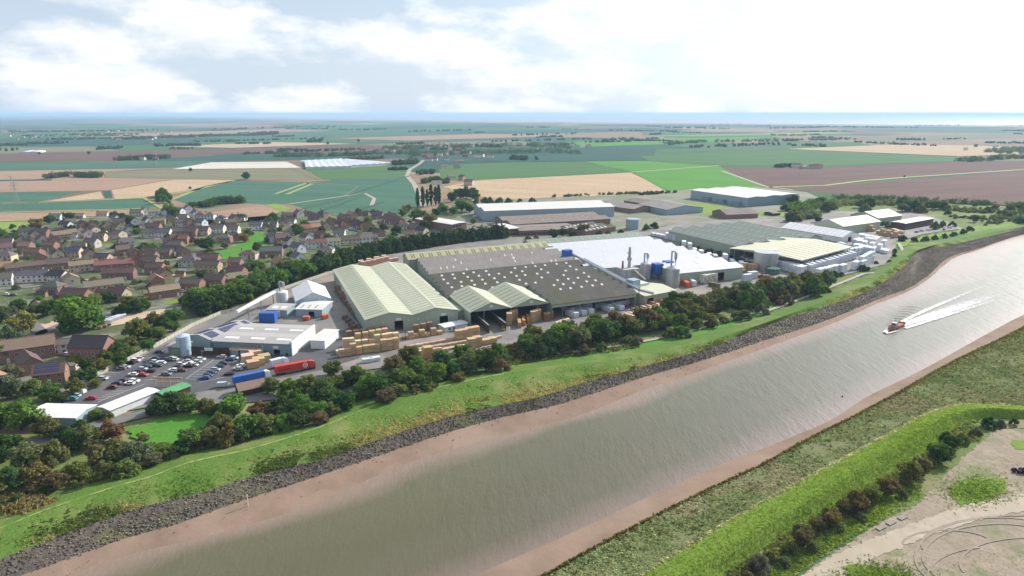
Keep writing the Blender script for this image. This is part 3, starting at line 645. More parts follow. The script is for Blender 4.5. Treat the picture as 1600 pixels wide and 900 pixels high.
# 5 grey-green multi-span on the right, ridges run along its left side
b5 = P(1156,386,8); c5 = P(1042,361,8)
S5 = shed('grey_green_factory', 'grey-green factory with four low ridges and dashes of rooflights', 'left of the cream canopy', 'factory', P(1156,386,8), P(1285,371,8), P(1042,361,8), 8, 3.0, 5, 'y', SAGEWY, GREYG)
for o in S5.spans: o.data.materials[0] = ribbed('grey_green_sheet_long', (.20, .24, .205), (.15, .18, .155), 1, 1.2)
for i in range(5):
    for k in range(int(S5.W/7)):
        for sd_ in (0, 1): s = 3+k*7; light(S5, i, sd_, s, s+2.0, .2, .72, RLIGHTG)
# 6 cream canopy
S6 = shed('canopy', 'wide cream open-sided canopy over white wrapped timber packs', '', 'canopy', P(1252,407,9), P(1331,386,9), P(1160,384,9), 9, 2.0, 1, 'x', SAGEW, CREAMR, omit='flr', over=.4, posts=7, fascia=.8)
for o in S6.spans: o.data.materials[0] = ribbed('cream_sheet_across', (.47, .46, .33), (.37, .36, .26), 0, 1.0)
for i in range(1):
    for k in range(11): s = 3+k*S6.L/11.5; light(S6, i, 0, s, s+1.0, .05, .95, RLIGHTG)
# 7 long white tent
S7 = shed('storage_tent', 'long white fabric storage tent with dark doorway', 'behind the cream canopy', 'tent', P(1317,371,5), P(1343,367,5), P(1241,353,5), 5, 4.2, 1, 'y', WHITEW, WHITEW, {'f': [(8, 12.5, 4.6)]})
for k in range(14): light(S7, 0, 0, k*S7.W/14, k*S7.W/14+.3, .02, .98, SIGN, 'frame_rib', .25, .18)
# 8 two sage sheds beyond
S8 = shed('warehouse', 'sage warehouse with pale roof behind long white tent', '', 'warehouse', P(1318,354,8), P(1376,346,8), P(1274,347,8), 8, 4.5, 1, 'x', SAGEW, CREAMR)
S9 = shed('warehouse', 'sage warehouse with pale roof nearest the dark scrub wood', '', 'warehouse', P(1372,341,8), P(1409,336.5,8), P(1330,335,8), 8, 4.8, 1, 'x', SAGEW, CREAMR)
for B in (S8, S9):
    for o in B.spans: o.data.materials[0] = ribbed('cream_sheet_across', (.47, .46, .33), (.37, .36, .26), 0, 1.0)
# 9 brown office
S10 = shed('brown_office', 'dark brown two-storey office block with pale flat roof', 'beside small car park', 'office', P(1415,349.5,6.5), P(1459,341.5,6.5), P(1391,347,6.5), 6.5, .5, 1, 'x', BROWNW, PALER)
for k in range(12):
    for z in (1.2, 4.0): frontpiece(S10, 'window', GLASS, 2+k*S10.L/12.6, 2+k*S10.L/12.6+2.2, z, z+1.5, .08)
# 10 far blue-grey warehouse
S11 = shed('warehouse', 'huge blue-grey warehouse with pale roof below ploughed field', '', 'warehouse', P(1168,309.5,11), P(1248,303.5,11), P(1079,297,11), 11, 1.2, 3, 'y', BLUEW, PALER, sidewall=BLUEP)
for k in range(3): MB().box(-6, 0, 8+k*26, 20+k*26, 0, 5.5).obj('loading_bay', BLUEW, S11.o)
# 11 long warehouse with blue wall
S12 = shed('warehouse', 'long warehouse with blue cladding and white roof', 'behind brown-roofed works', 'warehouse', P(757,330,11), P(960,323,11), P(744,319,11), 11, 2.0, 2, 'x', BLUEP, PALER)
# 12 brown works
S13 = shed('works', 'long brown cement-roofed works in front of blue warehouse', '', 'factory', P(800,351,6), P(954,342,6), P(763,340,6), 6, 2.2, 2, 'x', BRICKM, BROWNR)
for k in range(16): light(S13, 0, 1, S13.L*(.03+.06*k), S13.L*(.03+.06*k)+1.2, .55, .8, SIGN, 'roof_vent', .3, .6)
S14 = shed('office', 'low brick office with grey roof and glazed front', 'behind the factory lawn', 'office', P(812,361,5), P(902,357.5,5), P(805,352,5), 5, 1.2, 1, 'x', BRICKM, BROWNR)
for k in range(18): frontpiece(S14, 'window', GLASS, 1+k*S14.L/18.5, 1+k*S14.L/18.5+S14.L/18.5*.8, 1.0, 3.4, .08)
S14b = shed('office', 'small glazed brick office with flat pale roof', 'beside end of the conifer hedge', 'office', P(794,358,6.5), P(811,356.5,6.5), P(783,349.5,6.5), 6.5, .5, 1, 'x', BRICKM, PALER)
for k in range(4):
    for z in (1, 4): frontpiece(S14b, 'window', GLASS, .6+k*2.2, 2.2+k*2.2, z, z+1.6, .08)
S15 = shed('works', 'dark patched low works roof', 'beside pale blue tank', 'factory', P(916,362,5), P(962,354,5), P(902,350,5), 5, 1.5, 3, 'x', BRICKM, DARKR)
for i in range(3):
    for k in range(6): light(S15, i, 0, 2+k*5.5, 3.8+k*5.5, .2, .7, RLIGHT)
# brick office with pale L-roof
S16 = shed('brick_office', 'two-storey brick office with pale flat roof', 'among trees at end of hedge', 'office', P(706,351,7.5), P(729,347.5,7.5), P(690,336,7.5), 7.5, .5, 1, 'y', BRICKM, PALER)
for k in range(3): frontpiece(S16, 'window', GLASS, 1+k*4, 4+k*4, 1.2, 2.8, .08); frontpiece(S16, 'window', GLASS, 1+k*4, 4+k*4, 4.6, 6.2, .08)
# small sheds near the far yard
for a, b, c, e, r, m, wl, d in [((1042,336.5),(1098,332.5),(1022,325),6,4,GREYR,BLUEP,'grey-roofed blue shed on the far works yard'), ((990,334),(1020,330),(962,322),5,3,GREYR,BRICKM,'weathered grey gabled shed on the far works yard'), ((1012,326),(1040,323.5),(993,318),5,3,BROWNR,BRICKM,'brown gabled shed at back of far works yard'),
   ((1135,343),(1184,341),(1134,336),5,4,BROWNR,BRICKM,'pinkish brown gabled store behind grey-green factory'), ((1208,338),(1219,337),(1206,334.5),3,1,BROWNR,BROWNW,'tiny brown hut on the lawn near scrub wood')]:
    B = shed('works_shed', d, '', 'shed', P(*a), P(*b), P(*c), e, r, 1, 'x' if 'store' in d or 'hut' in d else 'y', wl, m)
# 21 small sage building below the stacks
S17 = shed('boiler_house', 'small sage boiler house with pale roof in front of stacks', '', 'building', P(1008,463,6.5), P(1056,454,6.5), P(990,446,6.5), 6.5, 1.4, 1, 'x', SAGEW, CREAMR, {'f': [(2, 7, 4.8)]})
MB().box(3, 9, 14, 20, 0, 12.5).obj('tower', BLUEP, S17.o)
MB().box(10, 18, 16, 24, 0, 9).obj('annex', PALER, S17.o)
# ---- stacks, silos, tanks
def silo(name, desc, place, px, py, r, h, m, legs=False, cone=True, cyclone=0, cat='silo', group=None):
    p = P(px, py); o = thing(name, desc, place, cat, p, 0, group); z0 = 3.2 if legs else 0
    MB().cyl(0, 0, z0, h, r, r, 24).obj('drum', m, o)
    for k in range(3): MB().cyl(0, 0, z0+(h-z0)*(k+1)/4, z0+(h-z0)*(k+1)/4+.18, r+.06, r+.06, 24).obj('band', STEEL, o)
    MB().cyl(0, 0, h, h+(r*.35 if cone else .3), r+.05, r*.12 if cone else r*.98, 24).obj('cap', m, o)
    if legs:
        MB().cyl(0, 0, .8, z0, .5, r, 16).obj('hopper', m, o)
        for k in range(4): a = k*math.pi/2+.4; MB().box(r*.85*math.cos(a)-.15, r*.85*math.cos(a)+.15, r*.85*math.sin(a)-.15, r*.85*math.sin(a)+.15, 0, z0+.5).obj('leg', POST, o)
    if cyclone:
        t = MB(); t.cyl(-r*.3, 0, h, h+cyclone, .55, .55, 10).obj('stack_pipe', STEEL, o); t = MB(); t.cyl(r*.3, 0, h+cyclone*.35, h+cyclone*.62, .25, .95, 12); t.cyl(r*.3, 0, h+cyclone*.62, h+cyclone*.92, .95, .95, 12).obj('cyclone', STEEL, o)
        MB().tube((-r*.3, 0, h+cyclone), (r*.3, 0, h+cyclone*.95), .5).obj('elbow', STEEL, o)
        MB().tube((r*.3, 0, h), (r*.3, 0, h+cyclone*.36), .22).obj('drop_pipe', STEEL, o)
    lad = MB()
    for x in (-.25, .25): lad.box(x-.04, x+.04, -r-.3, -r-.22, .2, h+.8)
    for k in range(int(h/.8)): lad.box(-.25, .25, -r-.28, -r-.24, .5+k*.8, .56+k*.8)
    lad.obj('ladder', STEEL, o); return o
DIRTYW = mat('dirty_white_sheet', (.5, .5, .5), (.3, .3, .3), .3, .7, stretch=(2, 2, .3))
silo('dust_silo', 'corrugated steel silo topped by curved cyclone pipe', 'beside orange containers', 1050, 449, 4.4, 13, STEEL, cyclone=11)
silo('dust_silo', 'squat grey drum silo with twin chimney pipes', 'between the two cyclone stacks', 1008, 436, 3.6, 11, DIRTYW, cyclone=7)
o = thing('filter_house', 'white filter block with tall steel stack', 'at corner of the white roof', 'filter', P(980,441), S4.o.rotation_euler.z)
MB().box(-6, 6, -5, 5, 0, 10).obj('block', DIRTYW, o); MB().cyl(1, 0, 10, 24, 1.1, .8, 12).obj('stack', STEEL, o); MB().cyl(1, 0, 15, 17, 1.7, 1.5, 12).obj('collar', STEEL, o); MB().cyl(1, 0, 20, 20.5, 1.5, 1.5, 12).obj('collar', STEEL, o)
MB().cyl(-4, 0, 10, 15, .7, .5, 10).obj('pipe', mat('rust_red', (.2, .07, .05)), o); MB().tube((2, -5, 9), (8, -9, 3), .8).obj('duct', STEEL, o)
for k in range(7): MB().box(-6.15, 6.15, -5.15+.0, -5.01, .6+k*1.35, .75+k*1.35).obj('rail', STEEL, o)
BLUEC = mat('blue_container_paint', (.03, .12, .42), (.025, .095, .34), .5, .5)
for px, py in ((1026,436), (1043,432)):
    o = thing('blue_hopper', 'square blue hopper on steel legs', 'in front of the white roof', 'hopper', P(px, py), S4.o.rotation_euler.z, 'blue hoppers')
    MB().box(-3, 3, -3, 3, 4, 11).obj('bin', BLUEC, o); MB().cyl(0, 0, 2.2, 4, .5, 3, 4).obj('funnel', BLUEC, o)
    for x in (-2.6, 2.6):
        for y in (-2.6, 2.6): MB().box(x-.15, x+.15, y-.15, y+.15, 0, 4.2).obj('leg', POST, o)
o = thing('blue_hopper', 'blue hopper box standing on ridge gap between the two big roofs', '', 'hopper', P(886,403,9)-Vector((0,0,9)), S3.o.rotation_euler.z)
MB().box(-3, 3, -2.5, 2.5, 9.5, 15).obj('bin', BLUEC, o); MB().box(-2.6, 2.6, -2.2, 2.2, 0, 9.5).obj('base', POST, o)
# ducts along the gap between the roofs
o = thing('roof_duct', 'long galvanised duct running between the dark and white roofs', '', 'duct', loc3(S3.L+3.2, 2), S3.o.rotation_euler.z)
MB().tube((0, 0, 10.2), (0, S3.W*.8, 11), .9, .9, 10).obj('pipe', STEEL, o); MB().tube((2.5, 4, 10.2), (2.5, S3.W*.6, 10.6), .6, .6, 10).obj('pipe', STEEL, o); MB().tube((0, 0, 10.2), (8, -4, 8.2), .9, .9, 10).obj('pipe', STEEL, o)
for k in range(8): MB().box(-.2, .2, S3.W*.1*k, S3.W*.1*k+.3, 0, 10).obj('support', POST, o)
lean(o, K3)
silo('storage_tank', 'large silver cylindrical storage tank', 'below corner of the cream canopy', 1195, 421, 8.5, 13, STEEL, cone=False, cat='tank')
silo('storage_tank', 'squat dark green tank with pale lid', 'at foot of silver storage tank', 1207, 428, 5, 4, mat('green_tank_paint', (.03, .11, .10)), cone=False, cat='tank')
silo('storage_tank', 'pale blue cylindrical tank', 'beside patched works roof', 988, 358, 6.5, 10, BLUEP, cone=False, cat='tank')
silo('dust_silo', 'pale blue round silo', 'at edge of the car park', 289, 555, 3.1, 9.6, mat('pale_blue_paint', (.36, .46, .54), (.3, .4, .48), .4, .5, stretch=(2, 2, .4)))
silo('dust_silo', 'small white silo with bent pipe', 'beside the conifer hedge', 442, 476, 3.4, 8, mat('white_paint', (.62, .64, .66), (.54, .56, .58)), cyclone=6)
o = thing('conveyor', 'white sloping conveyor duct from silo to workshop roof', '', 'conveyor', P(437,476), 0); q = P(372,508)-P(437,476)
MB().tube((0, 0, 9), (q.x, q.y, 7.5), .9, .9, 4).obj('duct', MATS['white_paint'], o)
for k in range(3): t_ = .15+.3*k; MB().box(q.x*t_-.2, q.x*t_+.2, q.y*t_-.2, q.y*t_+.2, 0, 8).obj('leg', POST, o)

# ---- car-park workshop cluster
FLATG = ribbed('flat_grey_roof', (.36, .35, .34), (.3, .285, .27), 1, 1.6, .9, streak=.5); SOLARM = mat('solar_cell', (.035, .04, .10), (.05, .055, .13), .6, .25, spec=.6)
SQ = shed('workshop', 'low grey flat-roofed workshop with blue walls', 'behind the car park', 'workshop', P(332,533,6), P(455,538,6), P(368,505,6), 6, .7, 2, 'x', BLUEW, FLATG, {'f': [(30, 33, 3)]})
for i in range(2):
    for k in range(3): light(SQ, i, 0, 4+k*13, 11+k*13, .45, .75, SIGN)
frontpiece(SQ, 'sign_board', SIGN, SQ.L-9, SQ.L-6.5, 3.6, 4.8)
MB().box(SQ.L+.05, SQ.L+.5, -.5, SQ.W*.95, 0, 7.4).obj('parapet', MATS['white_paint'], SQ.o)
SR = shed('solar_workshop', 'long narrow workshop roof covered in dark solar panels', 'along concrete fence', 'workshop', P(296,524,5.5), P(328,531,5.5), P(344,497,5.5), 5.5, 1.4, 1, 'y', BLUEP, FLATG)
for sd_ in (0, 1):
    for k in range(9):
        for t0 in (.08, .52):
            if (k+sd_) % 5 != 3: light(SR, 0, sd_, 1.5+k*SR.W/9.6, 1.5+(k+.9)*SR.W/9.6, t0, t0+.4, SOLARM, 'solar_panel')
SS = shed('annex', 'white flat-roofed annex block beside workshop gable', '', 'annex', P(485,532,4.5), P(507,533,4.5), P(491,514,4.5), 4.5, .3, 1, 'x', MATS['white_paint'], PALER)
ST = shed('storage_tent', 'white fabric storage tent with peaked gable', 'beside twin-gabled shed', 'tent', P(463,471,5.5), P(516,466,5.5), P(455,452,5.5), 5.5, 4.5, 1, 'y', mat('shaded_tent_end_fabric', (.5, .56, .62)), WHITEW, sidewall=WHITEW)  # blue-grey gable: its shade is put into the white fabric's colour
SU = shed('small_shed', 'small pale-roofed grey shed with dark doorway', 'in front of white storage tent', 'shed', P(462,483,4.8), P(503,484,4.8), P(470,470,4.8), 4.8, .5, 1, 'x', BLUEP, PALER, {'f': [(7.2, 10.4, 3.6)]})
for k in range(3): light(SU, 0, 0, 2+k*4, 2.6+k*4, .2, .8, RLIGHTD)
SV = shed('small_shed', 'small flat-roofed shed behind blue container', '', 'shed', P(416,484,4.5), P(448,485,4.5), P(424,474,4.5), 4.5, .4, 1, 'x', BLUEP, FLATG)
for k in range(2): light(SV, 0, 0, 2+k*5, 5+k*5, .3, .9, SIGN)
SW = shed('kiosk', 'small brown-roofed kiosk with pale walls', 'against the blue workshop wall', 'kiosk', P(375,547,3.6), P(399,548,3.6), P(382,539,3.6), 3.6, .5, 1, 'x', BLUEP, mat('brown_felt', (.24, .17, .13), (.2, .14, .11)))
SW2 = shed('kiosk', 'smaller tan-roofed porch beside the brown-roofed kiosk', '', 'kiosk', P(357,547,3), P(372,548,3), P(363,540,3), 3, .4, 1, 'x', BLUEP, mat('tan_felt', (.38, .3, .2)))
o = thing('rack_frame', 'brown open rack of steel frames', 'beside pale blue silo', 'rack', P(300,556), R(-4))
for k in range(8): MB().box(k*2.6, k*2.6+.15, -.1, .1, 0, 4.6).obj('upright', BROWNW, o)
for z in (.3, 2.3, 4.4): MB().box(-.1, 18.4, -.14, -.11, z, z+.15).obj('rail', BROWNW, o)
MB().box(0, 18.2, .15, .3, 0, 4.3).obj('backing', BROWNW, o); MB().box(6.5, 10.5, -.3, -.16, 2.8, 4.2).obj('sign_board', SIGN, o)
SX = shed('green_door_store', 'small green-clad store with double doors', 'between silo and solar workshop', 'store', P(262,541,5), P(280,543,5), P(276,532,5), 5, .6, 1, 'x', mat('green_cladding', (.15, .22, .18), (.12, .18, .15)), FLATG)
for x in (1.5, 3.6): frontpiece(SX, 'door', mat('green_door', (.2, .28, .22)), x, x+1.9, .1, 3.6)
WSH = mat('white_roof_sheet', (.66, .66, .66), (.58, .58, .58), .2, .6)
SY = shed('white_roofed_store', 'low store with plain white roof behind corner trees', 'at near end of the car park', 'store', P(39,651,4.2), P(118,653,4.2), P(51,631,4.2), 4.2, .7, 1, 'x', BLUEP, WSH, {'f': [(2, 8, 3)]})
SZ = shed('white_roofed_store', 'long thin bicycle store with white roof', 'along lower edge of car park', 'store', P(172,641,3.2), P(247,611,3.2), P(162,633,3.2), 3.2, .4, 1, 'x', MATS['white_paint'], WSH)
SG = shed('green_roofed_store', 'low store with bright green roof half hidden by trees', '', 'store', P(257,618,3), P(297,603,3), P(250,611,3), 3, .5, 1, 'x', BROWNW, mat('green_felt', (.10, .3, .13), (.08, .25, .11)))
SB = shed('brown_hut', 'brown pitched-roof hut below blue lorry', '', 'hut', P(374,611,3), P(416,602,3), P(371,601,3), 3, 1.8, 1, 'x', BROWNW, mat('brown_tile', (.22, .15, .12), (.17, .12, .10), 1.0))
# dark retaining walls in front of the open store
for k, (a, b) in enumerate((((731,492),(764,522)), ((752,487),(790,518)))):
    p, q = P(*a), P(*b); d = q-p
    o = thing('retaining_wall', 'dark brown push wall of tall boards', 'running out of open timber store', 'wall', p, math.atan2(d.y, d.x), 'timber store push walls')
    n = 12
    for i in range(n): MB().box(d.length*i/n+.04, d.length*(i+1)/n-.04, -.35, .35, 0, 4.6).obj('panel', BROWNW, o)
    MB().box(0, d.length, -.42, .42, 4.6, 4.8).obj('coping', POST, o)
SPO = shed('portable_cabin', 'white portable cabin with window and door', 'beside twin-gabled shed doorway', 'cabin', P(695,512,2.8), P(730,505,2.8), P(692,506,2.8), 2.8, .25, 1, 'x', MATS['white_paint'], WSH)
frontpiece(SPO, 'window', GLASS, 2, 3.4, 1, 2); frontpiece(SPO, 'door', GLASS, 5, 6, .1, 2.1)
# concrete panel fence
FENM = mat('fence_concrete', (.45, .42, .36), (.36, .34, .29), .6)
fl = [P(95,625), P(112,612), P(150,590), P(180,576), P(212,560), P(250,540), P(300,512), P(345,492), P(380,485), P(409,468), P(430,458), P(470,444), P(511,430), P(560,416)]
o = thing('concrete_fence', 'pale concrete panel fence along the car park and conifer hedge', '', 'fence', fl[0])
pan = MB().box(0, 2.9, -.06, .06, .1, 2.3).mesh('panel', FENM); pst = MB().box(-.12, .12, -.14, .14, 0, 2.45).mesh('post', FENM)
for a, b in zip(fl, fl[1:]):
    d = b-a; n = max(1, round(d.length/3.05)); ang = math.atan2(d.y, d.x)
    for i in range(n):
        p = a.lerp(b, i/n)-fl[0]; e = link('panel', pan, o, (p.x, p.y, 0), ang+random.uniform(-.01, .01), None, (d.length/n/3.05, 1, 1)); link('post', pst, o, (p.x, p.y, 0), ang)
# ---------------------------------------------------------------- houses
WALLH = mat('house_wall', (1, 1, 1), (.84, .83, .82), 1.6, objcol=True); TILE = mat('roof_tile', (1, 1, 1), (.78, .77, .78), 1.3, objcol=True, col3=(.85, .86, .75), scale3=.4)
HWIN = mat('window_glass', (.05, .06, .075), (.035, .04, .05), 1, .2, spec=.6); HFR = mat('white_upvc', (.68, .68, .67)); CHIM = mat('chimney_brick', (.24, .12, .085), (.17, .085, .06), 2.0)
MC = {}
def hmesh(key):
    if key in MC: return MC[key]
    k = key[0]
    if k == 'wall':
        _, L, W, e, r = key; mb = MB(); mb.extrude([(-W/2, 0), (W/2, 0), (W/2, e), (0, e+r), (-W/2, e)], -L/2, L/2, 'x'); me = mb.mesh('wall', WALLH)
    elif k == 'wallhip':
        _, L, W, e, r = key; me = MB().box(-L/2, L/2, -W/2, W/2, 0, e).mesh('wall', WALLH)
    elif k == 'roof':
        _, L, W, e, r = key; o = .45; d = o*r/(W/2); mb = MB(); mb.extrude([(-W/2-o, e-d+.03), (0, e+r+.03), (W/2+o, e-d+.03), (W/2+o, e-d+.22), (0, e+r+.24), (-W/2-o, e-d+.22)], -L/2-.3, L/2+.3, 'x')
        mb.box(-L/2-.3, L/2+.3, -.14, .14, e+r+.18, e+r+.34); me = mb.mesh('roof', TILE)
    elif k == 'roofhip':
        _, L, W, e, r = key; a, b, h = L/2+.45, W/2+.45, max(.2, L/2-W/2); mb = MB(); z = e-.15
        v = [(-a,-b,z),(a,-b,z),(a,b,z),(-a,b,z),(-h,0,e+r),(h,0,e+r)]; mb.v = v; mb.f = [(0,1,5,4),(1,2,5),(2,3,4,5),(3,0,4),(3,2,1,0)]; mb.mi = [0]*5; me = mb.mesh('roof', TILE)
    elif k == 'chimney': mb = MB(); mb.box(-.45, .45, -.35, .35, -.8, 1.1); mb.box(-.52, .52, -.42, .42, .85, .98); mb.cyl(-.2, 0, 1.1, 1.5, .13, .1, 8); mb.cyl(.2, 0, 1.1, 1.5, .13, .1, 8); me = mb.mesh('chimney', CHIM)
    elif k == 'window': mb = MB(); mb.box(-.62, .62, -.05, 0, -.6, .6); me_ = mb; mb2 = MB(); mb.box(-.7, .7, -.03, .01, -.68, -.6, 1); mb.box(-.7, .7, -.03, .01, .6, .68, 1); mb.box(-.7, -.62, -.07, .01, -.6, .6, 1); mb.box(.62, .7, -.07, .01, -.6, .6, 1); mb.box(-.03, .03, -.08, -.04, -.6, .6, 1); me = mb.mesh('window', [HWIN, HFR])
    elif k == 'door': mb = MB(); mb.box(-.48, .48, -.06, 0, 0, 2.05); mb.box(-.6, .6, -.04, .01, 0, 2.2, 1); me = mb.mesh('door', [mat('front_door', (.5, .5, .5), rand=.5), HFR])
    elif k == 'porch': mb = MB(); mb.extrude([(-1.2, 2.3), (1.2, 2.3), (1.2, 2.4), (0, 3.1), (-1.2, 2.4)], -1.3, 0, 'y'); me = mb.mesh('porch', TILE)
    elif k == 'panel': mb = MB(); mb.box(-.5, .5, -.8, .8, 0, .06); me = mb.mesh('solar_panel', SOLARM)
    MC[key] = me; return me
ROOFC = {'brown': (.135, .095, .08), 'grey': (.135, .125, .125), 'red': (.26, .13, .098), 'dark': (.07, .066, .075), 'tan': (.235, .18, .135), 'terracotta': (.31, .17, .125), 'plum': (.14, .088, .085)}
WALLC = {'brick': (.27, .155, .115), 'cream': (.50, .45, .36), 'white': (.62, .62, .62), 'buff': (.42, .32, .22), 'dark brick': (.195, .115, .092)}
HMARK = [(20,345,'by the tan field edge'), (120,345,'under the back field'), (230,340,'below the stubble field'), (310,340,'beside far brown field'), (380,350,'behind the village green'), (480,340,'under the lime field'),
  (550,345,'at far end of estate'), (620,350,'beside the poplars'), (660,365,'near the brick office'), (15,390,'at estate left edge'), (60,385,'in the left crescent'), (120,385,'around the left lane'), (180,375,'above the curving lane'), (250,365,'in the middle row'),
  (320,365,'left of the green'), (200,400,'off the curving lane'), (290,390,'around the small close'), (450,378,'right of the green'), (530,365,'round the court'), (500,390,'just behind conifer hedge'), (590,375,'above conifer hedge'),
  (60,430,'in the terrace rows'), (150,430,'in the middle terraces'), (240,420,'in the brown-roofed row'), (330,415,'below the green'), (380,430,'near hedge corner'), (120,460,'above the big round tree'), (250,455,'above the building plot'), (40,550,'by the office courtyard'), (440,410,'between green and hedge')]
def house(px, py, L=10.5, W=7.8, ang=0, roof='brown', wall='brick', e=4.8, r=2.6, hip=False, porch=False, solar=False, group='houses on the estate', name='house', desc=None, place=None, wins=True, chim=True, lift=.3):
    p = P(px, py); p.z = lift; kind = 'terrace' if L > 17 else 'bungalow' if e < 3.2 else 'house'
    d = desc or ('%s-roofed %s %s%s' % (roof, wall, 'hipped ' if hip else '', kind) + (' with solar panels' if solar else ''))
    o = thing(name if kind == 'house' else kind, d, place if place is not None else near(px, py, HMARK), 'house', p, R(ang), group)
    L, W = round(L*2)/2, round(W*2)/2; wc = [c*random.uniform(.88, 1.1) for c in WALLC[wall]]; rc = [c*random.uniform(.85, 1.12) for c in ROOFC[roof]]
    link('wall', hmesh(('wallhip' if hip else 'wall', L, W, e, r)), o, color=wc); ro = link('roof', hmesh(('roofhip' if hip else 'roof', L, W, e, r)), o, color=rc)
    nch = max(1, int(L/9)) if chim else 0
    for k in range(nch): link('chimney', hmesh(('chimney',)), ro, ((-L/2+.9) if nch == 1 else -L/2+L*(k+.5)/nch, 0 if not hip else .6, e+r))
    if wins:
        n = max(2, int(L/2.9))
        for sgn in (-1, 1):
            for k in range(n):
                x = -L/2+L*(k+.5)/n
                for zz in ((1.4, 3.7) if e > 3.2 else (1.4,)):
                    if zz < 2 and sgn < 0 and k % 3 == 1: link('door', hmesh(('door',)), o, (x, -W/2-.01, 0)); continue
                    link('window', hmesh(('window',)), o, (x, sgn*(W/2+.01), zz), 0 if sgn < 0 else math.pi)
        if not hip: link('window', hmesh(('window',)), o, (L/2+.01, 0, 3.6), math.pi/2); link('window', hmesh(('window',)), o, (-L/2-.01, 0, 3.6), -math.pi/2)
    if porch: link('porch', hmesh(('porch',)), o, (L*.15, -W/2, 0), color=rc)
    if solar:
        s = math.atan2(r, W/2)
        for k in range(int((L-2)/1.1)):
            for j in range(2):
                q = link('solar_panel', hmesh(('panel',)), ro, (-L/2+1.5+k*1.1, -W/2*(.72-.42*j), e+r*(.28+.42*j)+.28)); q.rotation_euler = (s, 0, 0)
    return o
